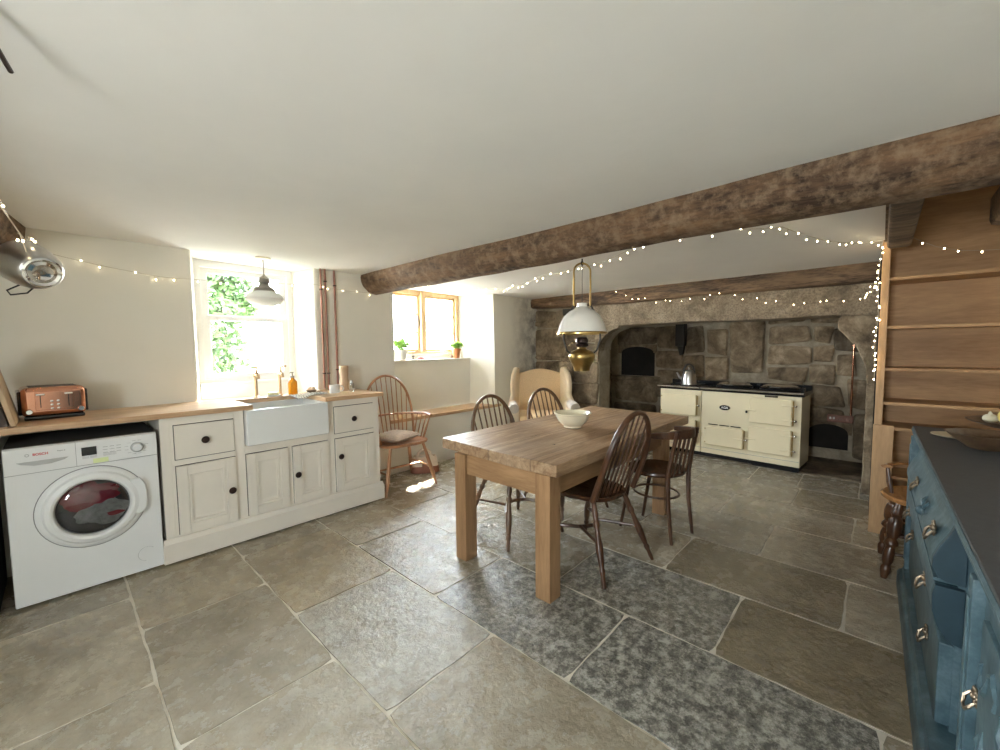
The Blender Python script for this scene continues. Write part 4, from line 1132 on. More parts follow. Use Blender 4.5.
def bistro_chair():
    t = thing('bentwood_chair', 'dark bentwood chair with curved top rail at the far right corner of the table', 'chair', (2.915, 1.165, 0), math.radians(-9))
    wm = M['darkwood']
    b = B(); lathe(b, [(.0, .438), (.17, .438), (.19, .442), (.198, .455), (.195, .468), (.17, .466), (.0, .456)], (0, 0, 0), 40); obj('seat', b, M['darkseat'], t)
    for sx in (-1, 1):
        b = B(); tube(b, [(sx * .132, -.225, .77), (sx * .135, -.19, .60), (sx * .138, -.165, .45), (sx * .135, -.17, .25), (sx * .14, -.20, .0)], [.013, .014, .016, .015, .011], 10); obj('leg', b, wm, t)
        b = B(); tube(b, [(sx * .135, .12, .45), (sx * .137, .15, .28), (sx * .145, .20, 0)], [.016, .014, .011], 10); obj('leg', b, wm, t)
    # wrap-around rail
    b = B(); pts = []
    for k in range(25):
        a = PI + PI * k / 24; x = .19 * math.cos(a); y = -.03 + .215 * math.sin(a)
        pts.append((x * 1.0, y - .0, .748 - .02 * (1 - abs(math.sin(a)))))
    prof_z = .024
    rings = []
    for i, p in enumerate(pts):
        a = PI + PI * i / 24; nx, ny = math.cos(a), math.sin(a)
        h = .030 * (.5 + .5 * abs(ny)); w = .011
        rings.append([b.verts.new((p[0] + nx * dx, p[1] + ny * dx, p[2] + dz)) for dx, dz in ((-w, -h), (w, -h), (w * 1.3, 0), (w, h), (-w, h), (-w * 1.2, 0))])
    for A, C in zip(rings[:-1], rings[1:]):
        for k in range(6): b.faces.new((A[k], A[(k + 1) % 6], C[(k + 1) % 6], C[k]))
    b.faces.new(rings[0][::-1]); b.faces.new(rings[-1]); obj('top_rail', b, wm, t, smooth=50)
    for x in (-.09, -.03, .03, .09):
        b = B(); box(b, x - .010, x + .010, -.006, .006, 0, .29, .002, T(0, -.172, .45) @ RX(math.radians(11))); obj('slat', b, wm, t)
    b = B(); tube(b, [(.137 * math.cos(a) * 1.05, .155 * math.sin(a), .285) for a in [2 * PI * k / 28 for k in range(28)]], .008, 8, True); obj('stretcher_ring', b, wm, t)
bistro_chair()

def arm_windsor():
    t = thing('windsor_armchair', 'honey coloured Windsor armchair with a cushion, standing between the sink unit and window ledge', 'armchair', (2.24, 3.425, 0), PI - math.radians(5))
    wm = M['gold_wood']
    obj('seat', seat_bm(.245, .21, .20, .45, .035, .62), M['gold_seat'], t)
    W, y0, lean, z0, H_ = .29, -.17, .10, .445, .62
    f = lambda a: (-W * math.cos(a) * (1 - .12 * (1 - math.sin(a) ** .7)), y0 - lean * math.sin(a) ** .7, z0 + H_ * math.sin(a) ** .7)
    b = B(); tube(b, [f(PI * k / 32) for k in range(33)], .012, 10, flat=1.3); obj('back_hoop', b, wm, t)
    for i in range(9):
        u = (i - 4) / 4; xt = u * .22; a = math.acos(-xt / W); top = Vector(f(a)); top.x = xt; bot = Vector((u * .165, y0 + .01, .44))
        b = B(); tube(b, [bot, bot.lerp(top, .35), top], [.0055, .0065, .0045], 8); obj('spindle', b, wm, t)
    # arm bow
    pts = []
    for k in range(25):
        a = PI + PI * k / 24
        x = .31 * math.cos(a); y = .02 + .25 * math.sin(a)
        if k in (0, 24): y += .06
        pts.append((x, y, .675 - (.012 if k in (0, 24) else 0)))
    b = B(); tube(b, pts, [.02] + [.015] * 23 + [.02], 10, flat=.7); obj('arm_bow', b, wm, t)
    for sx in (-1, 1):
        for j, (yy, xb, xx) in enumerate(((.055, .225, .308), (.0, .222, .308), (-.06, .21, .295), (-.11, .195, .27))):
            top = Vector((sx * xx, yy if j else .07, .672)); bot = Vector((sx * xb, yy * .8 + .02, .44))
            b = B(); tube(b, [bot, bot.lerp(top, .4), top], [.006 + (.004 if j == 0 else 0), .0075 + (.004 if j == 0 else 0), .005], 8); obj('spindle', b, wm, t)
    L = {}
    for sx in (-1, 1):
        for sy in (-1, 1):
            p0 = Vector((sx * .17, .14 * sy, .43)); p1 = Vector((sx * .27, .22 if sy > 0 else -.26, 0)); L[sx, sy] = (p0, p1); obj('leg', turned_leg(p0, p1, .017, 1), wm, t)
    at = lambda k, q: L[k][0].lerp(L[k][1], q)
    b = B()
    for sx in (-1, 1): tube(b, [at((sx, -1), .58), at((sx, -1), .58).lerp(at((sx, 1), .58), .5), at((sx, 1), .58)], [.008, .012, .008], 8)
    m1 = at((-1, -1), .58).lerp(at((-1, 1), .58), .5); m2 = at((1, -1), .58).lerp(at((1, 1), .58), .5); tube(b, [m1, m1.lerp(m2, .5), m2], [.008, .012, .008], 8)
    obj('stretcher', b, wm, t)
    b2 = B(); N = 20
    def cush(u, v, s):
        x = u * .175; y = v * .165; e = (1 - abs(u) ** 2.6) * (1 - abs(v) ** 2.6)
        x *= 1 - .08 * (1 - abs(v)) * 0; pin = 1 - .07 * (1 - v * v) * abs(u) ** 3; pin2 = 1 - .07 * (1 - u * u) * abs(v) ** 3
        return (x * pin, y * pin2, .495 + s * .045 * max(0, e) ** .55 + .004 * nz((u * 3, v * 3, s)))
    for s in (1, -1):
        g = [[b2.verts.new(cush(-1 + 2 * i / N, -1 + 2 * j / N, s)) for j in range(N + 1)] for i in range(N + 1)]
        for i in range(N):
            for j in range(N): b2.faces.new((g[i][j], g[i + 1][j], g[i + 1][j + 1], g[i][j + 1]))
    bmesh.ops.remove_doubles(b2, verts=b2.verts, dist=.0012)
    solo('seat_cushion', b2, M['cushion'], 'small mottled beige cushion on the seat of the honey coloured armchair', 'cushion', (2.20, 3.42, .0), rz=PI + .3, local=True)
arm_windsor()

def bag():
    t = thing('shopping_bag', 'brown leather and cream bag with round handles on the floor behind the armchair', 'bag', (2.66, 3.60, 0), math.radians(-35))
    def ring(w, d, z, e=.5):
        return [(math.copysign(abs(math.cos(a)) ** e, math.cos(a)) * w, math.copysign(abs(math.sin(a)) ** e, math.sin(a)) * d, z) for a in [2 * PI * k / 28 for k in range(28)]]
    def lo(levels, cap0=True):
        b = B(); R_ = [[b.verts.new(p) for p in ring(*l)] for l in levels]
        for A, C in zip(R_[:-1], R_[1:]):
            for k in range(28): b.faces.new((A[k], A[(k + 1) % 28], C[(k + 1) % 28], C[k]))
        if cap0: b.faces.new(R_[0][::-1])
        return b
    obj('base', lo([(.145, .075, 0), (.155, .085, .01), (.15, .08, .07), (.146, .076, .075)]), M['leather'], t)
    obj('upper_side', lo([(.146, .076, .072), (.13, .065, .15), (.118, .055, .175), (.11, .047, .172), (.12, .055, .15), (.13, .06, .08)], False), M['canvas'], t)
    for y in (-.045, .045):
        b = B(); tube(b, [(.075 * math.cos(a), y, .17 + .075 * math.sin(a)) for a in [PI * k / 14 for k in range(15)]], .008, 8); obj('handle', b, M['canvas'], t)
    b = B(); box(b, -.03, .03, -.083, -.07, .05, .11, .006); obj('flap', b, M['leather'], t)
bag()

def wing_chair():
    t = thing('wing_armchair', 'tan upholstered wing armchair in the corner between window wall and stone fireplace', 'armchair', (4.29, 3.23, 0), math.radians(43) + PI / 2)
    # local +y is front
    def slab(poly, y0, y1, bev=.02): b = B(); prism(b, poly, 'Y', y0, y1, bev); return b
    # back with a camel top
    top = [(-.31, .42)] + [(-.31 + .62 * k / 16, 1.005 + .065 * math.sin(PI * k / 16) ** 1.2) for k in range(17)] + [(.31, .42)]
    b = slab(top, -.36, -.26, .025); b.transform(RX(math.radians(5)) @ T(0, 0.0, 0)); o = obj('backrest', b, M['tan_fabric'], t, smooth=60)
    for s in (-1, 1):
        poly = [(-.34, .50), (-.37, .98), (-.33, 1.065), (-.26, 1.07), (-.17, .98), (-.13, .85), (-.14, .70), (-.05, .58), (-.05, .5)]
        b = B(); x0 = s * .30; x1 = s * .375
        prism(b, poly, 'X', min(x0, x1), max(x0, x1), .028)
        for v in b.verts: v.co.x += s * (max(0, v.co.y + .30) * .42 - .02)
        obj('wing', b, M['cream_fabric'], t, smooth=60)
        b = B(); r = .065
        tube(b, [(s * .37, -.34, .575), (s * .375, -.1, .58), (s * .38, .15, .585), (s * .38, .28, .575)], [.05, .055, .058, .056], 18)
        box(b, min(s * .31, s * .42), max(s * .31, s * .42), -.34, .27, .18, .56, .03)
        obj('arm', b, M['cream_fabric'], t, smooth=60)
        b = B(); tube(b, [(s * .378, -.04, .584), (s * .38, .15, .588), (s * .38, .29, .578)], [.059, .062, .060], 18); obj('arm_cover', b, M['pale_fabric'], t, smooth=60)
        for y in (-.28, .24):
            b = B(); tube(b, [(s * .33, y, .2), (s * .34, y, .10), (s * .35, y * 1.06, 0)], [.028, .024, .016], 10); obj('leg', b, M['darkwood'], t)
    b = B(); box(b, -.31, .31, -.27, .30, .36, .49, .045, seg=4); obj('seat_cushion', b, M['tan_fabric'], t, smooth=60)
    b = B(); box(b, -.33, .33, -.32, .27, .17, .37, .02); obj('seat_base', b, M['tan_fabric'], t, smooth=60)
wing_chair()

# ---------------------------------------------------------------- range cooker
def range_cooker():
    t = thing('range_cooker', 'cream enamel cast-iron range cooker with black top inside the stone inglenook', 'range cooker', (5.205, 1.32, 0), math.radians(-93.8))
    cr = M['range_cream']; D = .42
    b = B(); box(b, -.745, -.243, 0, D, .06, .80, .006); obj('side_module', b, cr, t)
    b = B(); box(b, -.237, .745, 0, D, .06, .80, .006); obj('body', b, cr, t)
    b = B(); box(b, -.735, .735, .035, D - .02, 0, .062); obj('kick_plinth', b, M['black_enamel'], t)
    g = B(); box(g, -.236, .74, -.0015, .002, .118, .1215); box(g, -.742, -.244, -.0015, .002, .118, .1215); obj('bottom_seam', g, M['grey_ink'], t)
    for (x0, x1) in ((-.76, -.245), (-.235, .765)):
        b = B(); box(b, x0, x1, -.015, D, .80, .848, .012, seg=3); obj('top_plate', b, M['black_enamel'], t)
    b = B(); tube(b, [(-.76, -.05, .838), (-.245, -.05, .838)], .0105, 12); tube(b, [(-.235, -.05, .838), (.765, -.05, .838)], .0105, 12)
    for x in (-.74, -.27, -.21, .27, .74): box(b, x - .012, x + .012, -.052, -.005, .828, .842, .003)
    obj('towel_rail', b, M['chrome'], t)
    # insulated lids
    for x in (.04, .50):
        b = B(); lathe(b, [(.19, .845), (.192, .853)], (x, .24, 0), 36); obj('hotplate', b, M['black_iron'], t)
        b = B(); lathe(b, [(.185, .85), (.19, .862), (.186, .872), (.165, .880)], (x, .24, 0), 40); l = obj('lid', b, M['black_enamel'], t)
        c = B(); lathe(c, [(.168, .876), (.160, .888), (.12, .898), (.06, .903), (.0, .904)], (x, .24, 0), 40); obj('dome', c, M['chrome'], l)
        b = B(); tube(b, [(x - .05, .045, .872), (x - .05, .025, .885), (x + .05, .025, .885), (x + .05, .045, .872)], .006, 8); obj('lid_handle', b, M['chrome'], l)
    b = B(); box(b, -.76, .765, D - .05, D + .01, .845, .895, .006); obj('rear_upstand', b, M['black_enamel'], t)
    b = B(); box(b, -.66, -.33, .10, .40, .848, .856, .004); obj('warming_plate', b, M['black_iron'], t)
    b = B(); box(b, .735, .765, -.012, .04, .80, .895, .006); obj('corner_post', b, M['black_enamel'], t)
    def odoor(x0, x1, z0, z1, hinge_right=True, latch=True, two=True):
        b = B(); box(b, x0, x1, -.030, .0, z0, z1, .010, seg=3); d = obj('oven_door', b, M['range_cream2'], t, smooth=50)
        hx = x1 + .010 if hinge_right else x0 - .01; s = 1 if hinge_right else -1
        # black hinge rod, cream straps and chrome knuckles
        h = B(); tube(h, [(hx, -.022, z0 + .01), (hx, -.022, z1 - .01)], .006, 8); obj('hinge_rod', h, M['oldbrass'], d)
        zs = (z0 + (z1 - z0) * .22, z0 + (z1 - z0) * .78) if two else ((z0 + z1) / 2,)
        for z in zs:
            k = B(); box(k, hx - s * .10 if s > 0 else hx, hx if s > 0 else hx + .10, -.042, -.028, z - .007, z + .007, .004); obj('strap', k, M['range_cream2'], d)
            k = B(); sphere(k, (hx + .022, -.028, z), .014, 2); tube(k, [(hx - .002, -.026, z), (hx + .022, -.028, z)], .006, 8); obj('hinge_knuckle', k, M['chrome'], d)
        if latch:
            z = (z0 + z1) / 2; lx = x0 if hinge_right else x1
            k = B(); tube(k, [(lx - .02, -.04, z), (lx + .07, -.045, z)], [.009, .005], 8); sphere(k, (lx - .022, -.04, z), .010, 2); obj('latch', k, M['range_cream2'], d)
    odoor(.272, .668, .487, .765); odoor(.272, .668, .168, .448)
    odoor(-.725, -.292, .490, .745, True, False, False); odoor(-.725, -.292, .160, .440, True, False, False)
    odoor(-.19, .222, .168, .392, True, False, False)
    for (x, z) in ((-.715, .71), (-.715, .525), (-.715, .40), (-.715, .20), (-.18, .36), (-.18, .20)):
        b = B(); sphere(b, (x, -.032, z), .008, 2); obj('door_stud', b, M['oldbrass'], t)
    b = B()
    for x0 in (-.155, -.035, .085): box(b, x0, x0 + .105, -.002, .004, .405, .417)
    obj('air_vent', b, M['black_enamel'], t)
    # badge
    b = B(); lathe(b, [(.058, 0), (.058, .006), (.052, .009), (.0, .009)], (.02, 0, .622), 40, RX(PI / 2) @ Matrix.Diagonal((1, .52, 1, 1))); bd = obj('badge', b, M['black_enamel'], t)
    b = B(); tube(b, [(.02 + .056 * math.cos(a), -.0085, .622 + .029 * math.sin(a)) for a in [2 * PI * k / 40 for k in range(40)]], .0015, 6, True); obj('badge_rim', b, M['chrome'], bd)
    text('AGA', .036, M['white_metal'], bd, T(.02, -.0098, .622) @ RX(PI / 2), bold=.0006)
    b = B(); box(b, .415, .535, -.012, .0, .778, .796, .003); o = obj('thermometer', b, M['black_enamel'], t)
    b = B(); box(b, .425, .525, -.0135, -.010, .782, .792, .001); obj('gauge_face', b, M['chrome'], o)
    b = B(); sphere(b, (.245, -.012, .60), .012, 2, (1, .8, 1.4)); obj('side_catch', b, M['black_iron'], t)
range_cooker()

def kettle():
    t = thing('kettle', 'polished steel kettle standing on the left end of the black range top', 'kettle', (5.30, 1.735, .8565)); t.scale = (1.08, 1.08, 1.1)
    b = B(); lathe(b, [(.0, 0), (.078, 0), (.082, .006), (.078, .07), (.070, .115), (.060, .135), (.058, .138)], (0, 0, 0), 36); obj('body', b, M['steel'], t)
    b = B(); lathe(b, [(.060, .137), (.055, .152), (.030, .165), (.008, .17), (.008, .182), (.014, .190), (.010, .20), (.0, .201)], (0, 0, 0), 28); obj('lid', b, M['steel'], t)
    b = B(); tube(b, [(.0, .065, .06), (.0, .105, .085), (.0, .125, .125), (.0, .135, .135)], [.018, .014, .010, .009], 12); obj('spout', b, M['steel'], t)
    b = B(); tube(b, [(.0, .062 * math.cos(a), .125 + .105 * math.sin(a)) for a in [PI * k / 18 for k in range(19)]], .0065, 10, flat=1.4); obj('handle', b, M['black_iron'], t)
kettle()

def nook_bits():
    b = B(); tube(b, [(5.98, .225, .52), (5.98, .225, 1.50)], .010, 12); solo('gas_pipe', b, M['copper'], 'thin copper pipe rising inside the right of the inglenook above the socket', 'pipe', (5.98, .225, .5))
    t = thing('wall_socket', 'copper coloured double socket plate low on the stone right of the range', 'socket', (5.965, .30, .50), 0)
    b = B(); box(b, -.0, .012, -.10, .13, -.045, .04, .004); obj('plate', b, plain('dark_copper_plate', (.13, .055, .035), .45, .5), t)
    for y in (-.055, .015): 
        b = B()
        for dy, dz in ((0, .012), (-.011, -.008), (.011, -.008)): box(b, -.002, .002, y + dy - .003, y + dy + .003, dz - .005, dz + .005)
        obj('pin_holes', b, M['black_gloss'], t)
    for y in (.07, .10):
        b = B(); box(b, -.006, .002, y - .009, y + .009, -.012, .014, .002); obj('rocker_switch', b, M['pot_white'], t)
    b = B()
    box(b, 5.86, 5.98, 1.99, 2.12, 1.33, 1.72, .02); prism(b, [(2.0, 1.36), (2.10, 1.36), (2.06, 1.20), (2.02, 1.22)], 'X', 5.88, 5.96, .006)
    for v in b.verts: v.co.y += .012 * nz(v.co, 9)
    solo('charred_bracket', b, M['black_iron'], 'dark charred bracket hanging on the chimney wall above the kettle', 'bracket', (5.92, 2.05, 1.7))
    b = B(); tube(b, [(4.83, 3.18, 1.82), (4.80, 3.18, 1.82), (4.79, 3.18, 1.76), (4.79, 3.18, 1.72)], .012, 8); box(b, 4.80, 4.84, 3.10, 3.26, 1.77, 1.86, .006)
    solo('iron_bracket', b, M['black_iron'], 'small black iron bracket on the stone pier behind the oil lamp', 'bracket', (4.82, 3.18, 1.8))
nook_bits()

# ---------------------------------------------------------------- pine shelving
def shelving():
    t = thing('pine_shelving', 'tall built-in pine shelving with deep empty shelves right of the inglenook', 'shelving', (4.0, -.35, 0))
    X0, X1 = 3.90, 4.22
    b = B(); box(b, X0, X1, -.022, .020, .0, 2.40, .002); obj('side_panel', b, M['shelf_pine_z'], t, world=True)
    b = B(); box(b, X0, X1, -.755, -.73, .0, 2.40, .002); obj('side_panel', b, M['shelf_pine_z'], t, world=True)
    b = B(); box(b, X1, X1 + .018, -.755, .018, .0, 2.41); obj('back_panel', b, M['shelf_pine'], t, world=True)
    for z in (.12, .42, .76, .935, 1.172, 1.462):
        b = B(); box(b, X0 + .008, X1, -.73, -.022, z - .022, z, .002); obj('shelf', b, M['shelf_pine'], t, world=True)
    b = B(); box(b, X0 + .004, X1, -.73, -.022, 1.768, 1.79, .002); obj('shelf', b, M['shelf_pine'], t, world=True)
    b = B(); box(b, 3.872, 3.898, -.083, .024, .0, .775, .003); obj('front_post', b, M['shelf_pine_z'], t, world=True)
shelving()

# ---------------------------------------------------------------- blue dresser
def dresser():
    t = thing('painted_dresser', 'worn blue painted carved dresser with slate grey top at the right of the room', 'dresser', (3.12, -.138, 0), math.radians(.75))
    # local: -x runs towards the camera, -y away from the room
    bl = M['blue']; L = -2.55; pewter = plain('tarnished_handle', (.30, .235, .17), .38, 1, .4, 40)
    b = B(); box(b, L, .0, -.58, .0, .885, .897, .003); obj('top', b, M['slate'], t)
    b = B()
    prism(b, [(-.58, .885), (.0, .885), (.004, .878), (.002, .870), (-.004, .866), (.0, .858), (-.006, .850), (-.014, .846), (-.58, .846)], 'X', L, .0, 0)
    obj('cornice', b, bl, t)
    b = B(); prism(b, [(-.58, .0), (.028, .0), (.028, .07), (.020, .085), (.010, .09), (.004, .105), (-.02, .112), (-.58, .112)], 'X', L, .018, 0); obj('plinth', b, bl, t)
    E0, E1 = -1.27, -1.80
    b = B(); box(b, E0, -.02, -.56, -.045, .112, .846, .003); box(b, L + .02, E1 - .02, -.56, -.03, .112, .846, .003); box(b, E1 - .02, E0, -.56, -.36, .112, .846); obj('carcass', b, bl, t)
    # serpentine front: profiles in (y, z)
    up = [(-.06, .842), (-.040, .842), (-.036, .80), (-.022, .755), (.0, .71), (.013, .672), (.014, .64), (.002, .613), (-.02, .602), (-.06, .60)]
    lo = [(-.06, .585), (.004, .585), (.010, .555), (.008, .50), (-.004, .455), (-.022, .425), (-.04, .41), (-.06, .405)]
    def flower_handle(parent, x, y, z, m, k_=.82):
        m = pewter; h = B(); sphere(h, (x, y + .006, z + .012), .012, 2)
        for k in range(9):
            a = 2 * PI * k / 9; p = Vector((x + .034 * math.cos(a), y + .004, z + .012 + .022 * math.sin(a))); sphere(h, p, .010, 2, (1, .6, 1)); tube(h, [(x, y + .003, z + .012), p], .004, 5)
        tube(h, [(x - .036, y + .010, z + .008), (x - .036, y + .024, z - .012), (x - .018, y + .030, z - .034), (x + .018, y + .030, z - .034), (x + .036, y + .024, z - .012), (x + .036, y + .010, z + .008)], [.004, .006, .005, .005, .006, .004], 8)
        h.transform(T(x, y, z) @ Matrix.Scale(k_, 4) @ T(-x, -y, -z)); obj('drop_handle', h, m, parent)
    b = B(); prism(b, up, 'X', E0, -.04, .003); fd = obj('frieze_drawer', b, bl, t, smooth=60)
    e = B(); prism(e, up, 'X', E0 - .022, E0 - .001, .002); obj('end_bracket', e, M['blue_dark'], fd, smooth=60)
    flower_handle(fd, -.49, .0, .70, M['oldbrass']); flower_handle(fd, -1.16, .0, .715, M['oldbrass'])
    c = B(); sphere(c, (-.86, .010, .69), .020, 3)
    for k in range(9):
        a = 2 * PI * k / 9; tube(c, [(-.86 + .015 * math.cos(a), .008, .69 + .015 * math.sin(a)), (-.86 + .05 * math.cos(a + .3), .008, .69 + .04 * math.sin(a + .3)), (-.86 + .10 * math.cos(a), -.004, .69 + .055 * math.sin(a))], [.004, .006, .002], 6)
    obj('carved_rosette', c, bl, fd)
    b = B(); box(b, E0, -.05, -.06, .008, .590, .602, .002); obj('rail', b, bl, t)
    b = B(); prism(b, lo, 'X', E0, -.04, .003); ld = obj('bow_drawer', b, bl, t, smooth=60)
    e = B(); prism(e, lo, 'X', E0 - .022, E0 - .001, .002); obj('end_bracket', e, M['blue_dark'], ld, smooth=60)
    flower_handle(ld, -1.05, .004, .49, M['oldbrass']); flower_handle(ld, -.25, .004, .49, M['oldbrass'])
    b = B(); box(b, E0, -.05, -.05, -.012, .125, .395, .008); dr = obj('base_drawer', b, bl, t)
    flower_handle(dr, -.22, -.012, .36, M['oldbrass']); flower_handle(dr, -1.0, -.012, .27, M['oldbrass'])
    for x in (-.02, E1 - .02, L + .05):
        b = B(); box(b, x - .02, x + .02, -.05, .004, .112, .845, .004); box(b, x - .010, x + .010, .002, .008, .16, .80, .003); obj('pilaster', b, bl, t)
    # near cupboard door with carved panel
    b = B(); box(b, L + .06, E1 - .05, -.035, -.014, .13, .83, .004); box(b, L + .10, E1 - .09, -.030, -.006, .17, .79, .004); dd = obj('door', b, bl, t)
    rr = random.Random(9)
    for k in range(7):
        x = E1 - .13 - .085 * k
        for z in (.70, .56, .42, .28):
            a0 = rr.uniform(0, 6.28); c = B()
            tube(c, [(x + .035 * math.cos(a0 + q * .7) * (1 - q * .1), -.008 + .003 * (q % 2), z + .05 * math.sin(a0 + q * .7) * (1 - q * .1)) for q in range(7)], [.003, .006, .008, .007, .006, .005, .002], 6)
            obj('carving', c, bl, dd)
    flower_handle(dd, E1 - .065, -.010, .60, M['oldbrass'], .6)
dresser()

def dresser_things():
    b = B(); lathe(b, [(.03, 0), (.055, .004), (.078, .012), (.080, .015), (.076, .015), (.05, .008), (.0, .006)], (0, 0, 0), 30)
    solo('small_plate', b, M['plate'], 'small cream plate at the left of the brown bowl on the dresser', 'plate', (2.83, -.265, .8975), local=True)
    b = B(); lathe(b, [(.04, 0), (.052, .004), (.085, .03), (.118, .06), (.125, .066), (.119, .066), (.08, .034), (.045, .012), (.0, .01)], (0, 0, 0), 36)
    solo('brown_bowl', b, M['brownbowl'], 'wide brown turned bowl nearest the edge on the dresser top', 'bowl', (2.60, -.335, .8975), local=True)
    t = thing('footed_dish', 'dark footed dish carrying yellow fruit behind the brown bowl on the dresser', 'dish', (2.88, -.47, .8975))
    b = B(); lathe(b, [(.055, 0), (.058, .005), (.02, .015), (.016, .045), (.03, .055)], (0, 0, 0), 24); obj('foot', b, M['oldbrass'], t)
    b = B(); lathe(b, [(.03, .052), (.10, .062), (.165, .085), (.172, .092), (.165, .092), (.10, .070), (.0, .064)], (0, 0, 0), 40); obj('dish', b, M['brownbowl'], t)
    b = B(); sphere(b, (0, 0, 0), .056, 4, (1.15, 1.0, .82)); solo('melon', b, M['fruit'], 'large round yellow fruit on the footed dish', 'fruit', (2.83, -.445, .8975 + .068 + .046), local=True)
    b = B(); sphere(b, (0, 0, 0), .026, 3, (1.1, 1, .8)); tube(b, [(0, 0, .015), (.004, .002, .032)], [.010, .003], 8); solo('garlic_bulb', b, M['fruit_pale'], 'small pale garlic bulb left of the yellow fruit', 'garlic', (2.93, -.382, .8975 + .091), local=True)
dresser_things()

def turned_chair():
    t = thing('turned_leg_chair', 'dark chair with thick turned legs and polished seat behind the blue dresser', 'chair', (3.345, -.235, 0), math.radians(92))
    b = B(); lathe(b, [(.0, .425), (.19, .425), (.205, .435), (.208, .450), (.198, .460), (.15, .456), (.0, .452)], (0, 0, 0), 40); obj('seat', b, M['stoolseat'], t)
    L = {}
    for sx in (-1, 1):
        for sy in (-1, 1):
            p0 = Vector((sx * .13, sy * .13, .43)); p1 = Vector((sx * .185, sy * .185, 0)); L[sx, sy] = (p0, p1); obj('leg', turned_leg(p0, p1, .020, 2, 14), M['darkwood'], t)
    at = lambda k, q: L[k][0].lerp(L[k][1], q)
    b = B()
    for z in (.42, .66):
        for a, c in (((-1, -1), (-1, 1)), ((1, -1), (1, 1)), ((-1, 1), (1, 1)), ((-1, -1), (1, -1))): tube(b, [at(a, z), at(a, z).lerp(at(c, z), .5), at(c, z)], [.008, .011, .008], 8)
    obj('stretcher', b, M['darkwood'], t)
    b = B()
    for sx in (-1, 1):
        tube(b, [(sx * .16, .02, .45), (sx * .172, .01, .52), (sx * .182, .0, .60)], [.010, .014, .009], 10)
    obj('arm_post', b, M['darkwood'], t)
    b = B()
    pts = [(.185 * math.cos(a), .17 * math.sin(a), .607) for a in [-PI * k / 26 for k in range(27)]]
    tube(b, pts, [.028] + [.018] * 25 + [.028], 10, flat=.4); obj('arm_rail', b, M['stoolseat'], t)
turned_chair()

# ---------------------------------------------------------------- sill plants
def plant(name, label, loc, potm, pr, ph, leafm, n, spread, height, seed, flowers=0):
    rnd = random.Random(seed); t = thing(name, label, 'potted plant', loc)
    b = B(); lathe(b, [(pr * .72, 0), (pr * .95, ph * .8), (pr * 1.08, ph * .8), (pr * 1.08, ph), (pr * .95, ph), (pr * .9, ph * .85), (.0, ph * .84)], (0, 0, 0), 24); obj('pot', b, potm, t)
    b = B(); st = B()
    for k in range(n):
        a = rnd.uniform(0, 2 * PI); r = spread * rnd.random() ** .45; hh = math.sqrt(max(.05, 1 - (r / spread) ** 2)); z = ph + height * (.48 + .5 * hh * rnd.uniform(-.9, 1))
        x, y = r * math.cos(a), r * math.sin(a); s = rnd.uniform(.013, .026)
        m = T(x, y, z) @ RZ(a) @ RY(rnd.uniform(-.2, .9)) @ RZ(rnd.uniform(-1, 1))
        pts = [(-s, 0, 0), (-s * .3, s * .55, .003), (s * .6, s * .4, .002), (s * 1.2, 0, -.003), (s * .6, -s * .4, .002), (-s * .3, -s * .55, .003)]
        b.faces.new([b.verts.new(m @ Vector(p)) for p in pts])
        if k % 7 == 0: tube(st, [(x * .2, y * .2, ph * .8), (x * .6, y * .6, (ph + z) / 2), (x, y, z)], .0016, 5)
    obj('foliage', b, leafm, t, smooth=0, recalc=False); obj('stems', st, leafm, t)
    if flowers:
        b = B()
        for k in range(flowers):
            a = rnd.uniform(0, 6.28); c = Vector((spread * .5 * math.cos(a), spread * .5 * math.sin(a), ph + height * rnd.uniform(.95, 1.35)))
            for q in range(5):
                aa = q * 2 * PI / 5; sphere(b, c + Vector((.007 * math.cos(aa), .007 * math.sin(aa), 0)), .006, 1, (1, 1, .5))
            tube(b, [(0, 0, ph + height * .5), c], .001, 4)
        obj('flowers', b, M['petal'], t)
plant('basil_pot', 'bright green bushy herb in a white pot at the left of the mullioned window sill', (2.775, 4.155, 1.206), M['pot_white'], .068, .115, M['leaf'], 420, .10, .17, 1)
plant('geranium_pot', 'green plant with pink flowers in a terracotta pot at the right of the window sill', (3.62, 4.15, 1.206), M['terracotta'], .060, .125, M['leaf'], 260, .095, .10, 2, 7)
b = B(); lathe(b, [(.02, 0), (.024, .006), (.008, .012), (.006, .03), (.018, .036), (.022, .045), (.0, .046)], (0, 0, 0), 16); tube(b, [(0, 0, .04), (.0, .0, .075)], .003, 6); solo('candle_holder', b, M['black_iron'], 'small dark candle holder beside the white herb pot on the sill', 'candle holder', (2.93, 4.15, 1.206), local=True)
for k, (x, lab, col) in enumerate(((3.04, 'small faded red box on the sill below the central mullion', (.55, .22, .22)), (3.13, 'small grey box on the sill right of the faded red one', (.45, .42, .5)))):
    b = B(); box(b, -.035, .035, -.02, .02, 0, .026, .003); solo('small_box', b, plain('faded_card_%d' % k, col, .7), lab, 'box', (x, 4.15, 1.206), local=True, rz=.2)
b = B(); sphere(b, (0, 0, .02), .026, 3, (1.2, .8, .8)); solo('pebble', b, M['granite'], 'rounded grey pebble left of the terracotta pot', 'pebble', (3.53, 4.14, 1.206), local=True); bpy.data.objects['pebble'].data.attributes.new('tone', 'FLOAT', 'FACE').data.foreach_set('value', [1.2] * len(bpy.data.objects['pebble'].data.polygons))

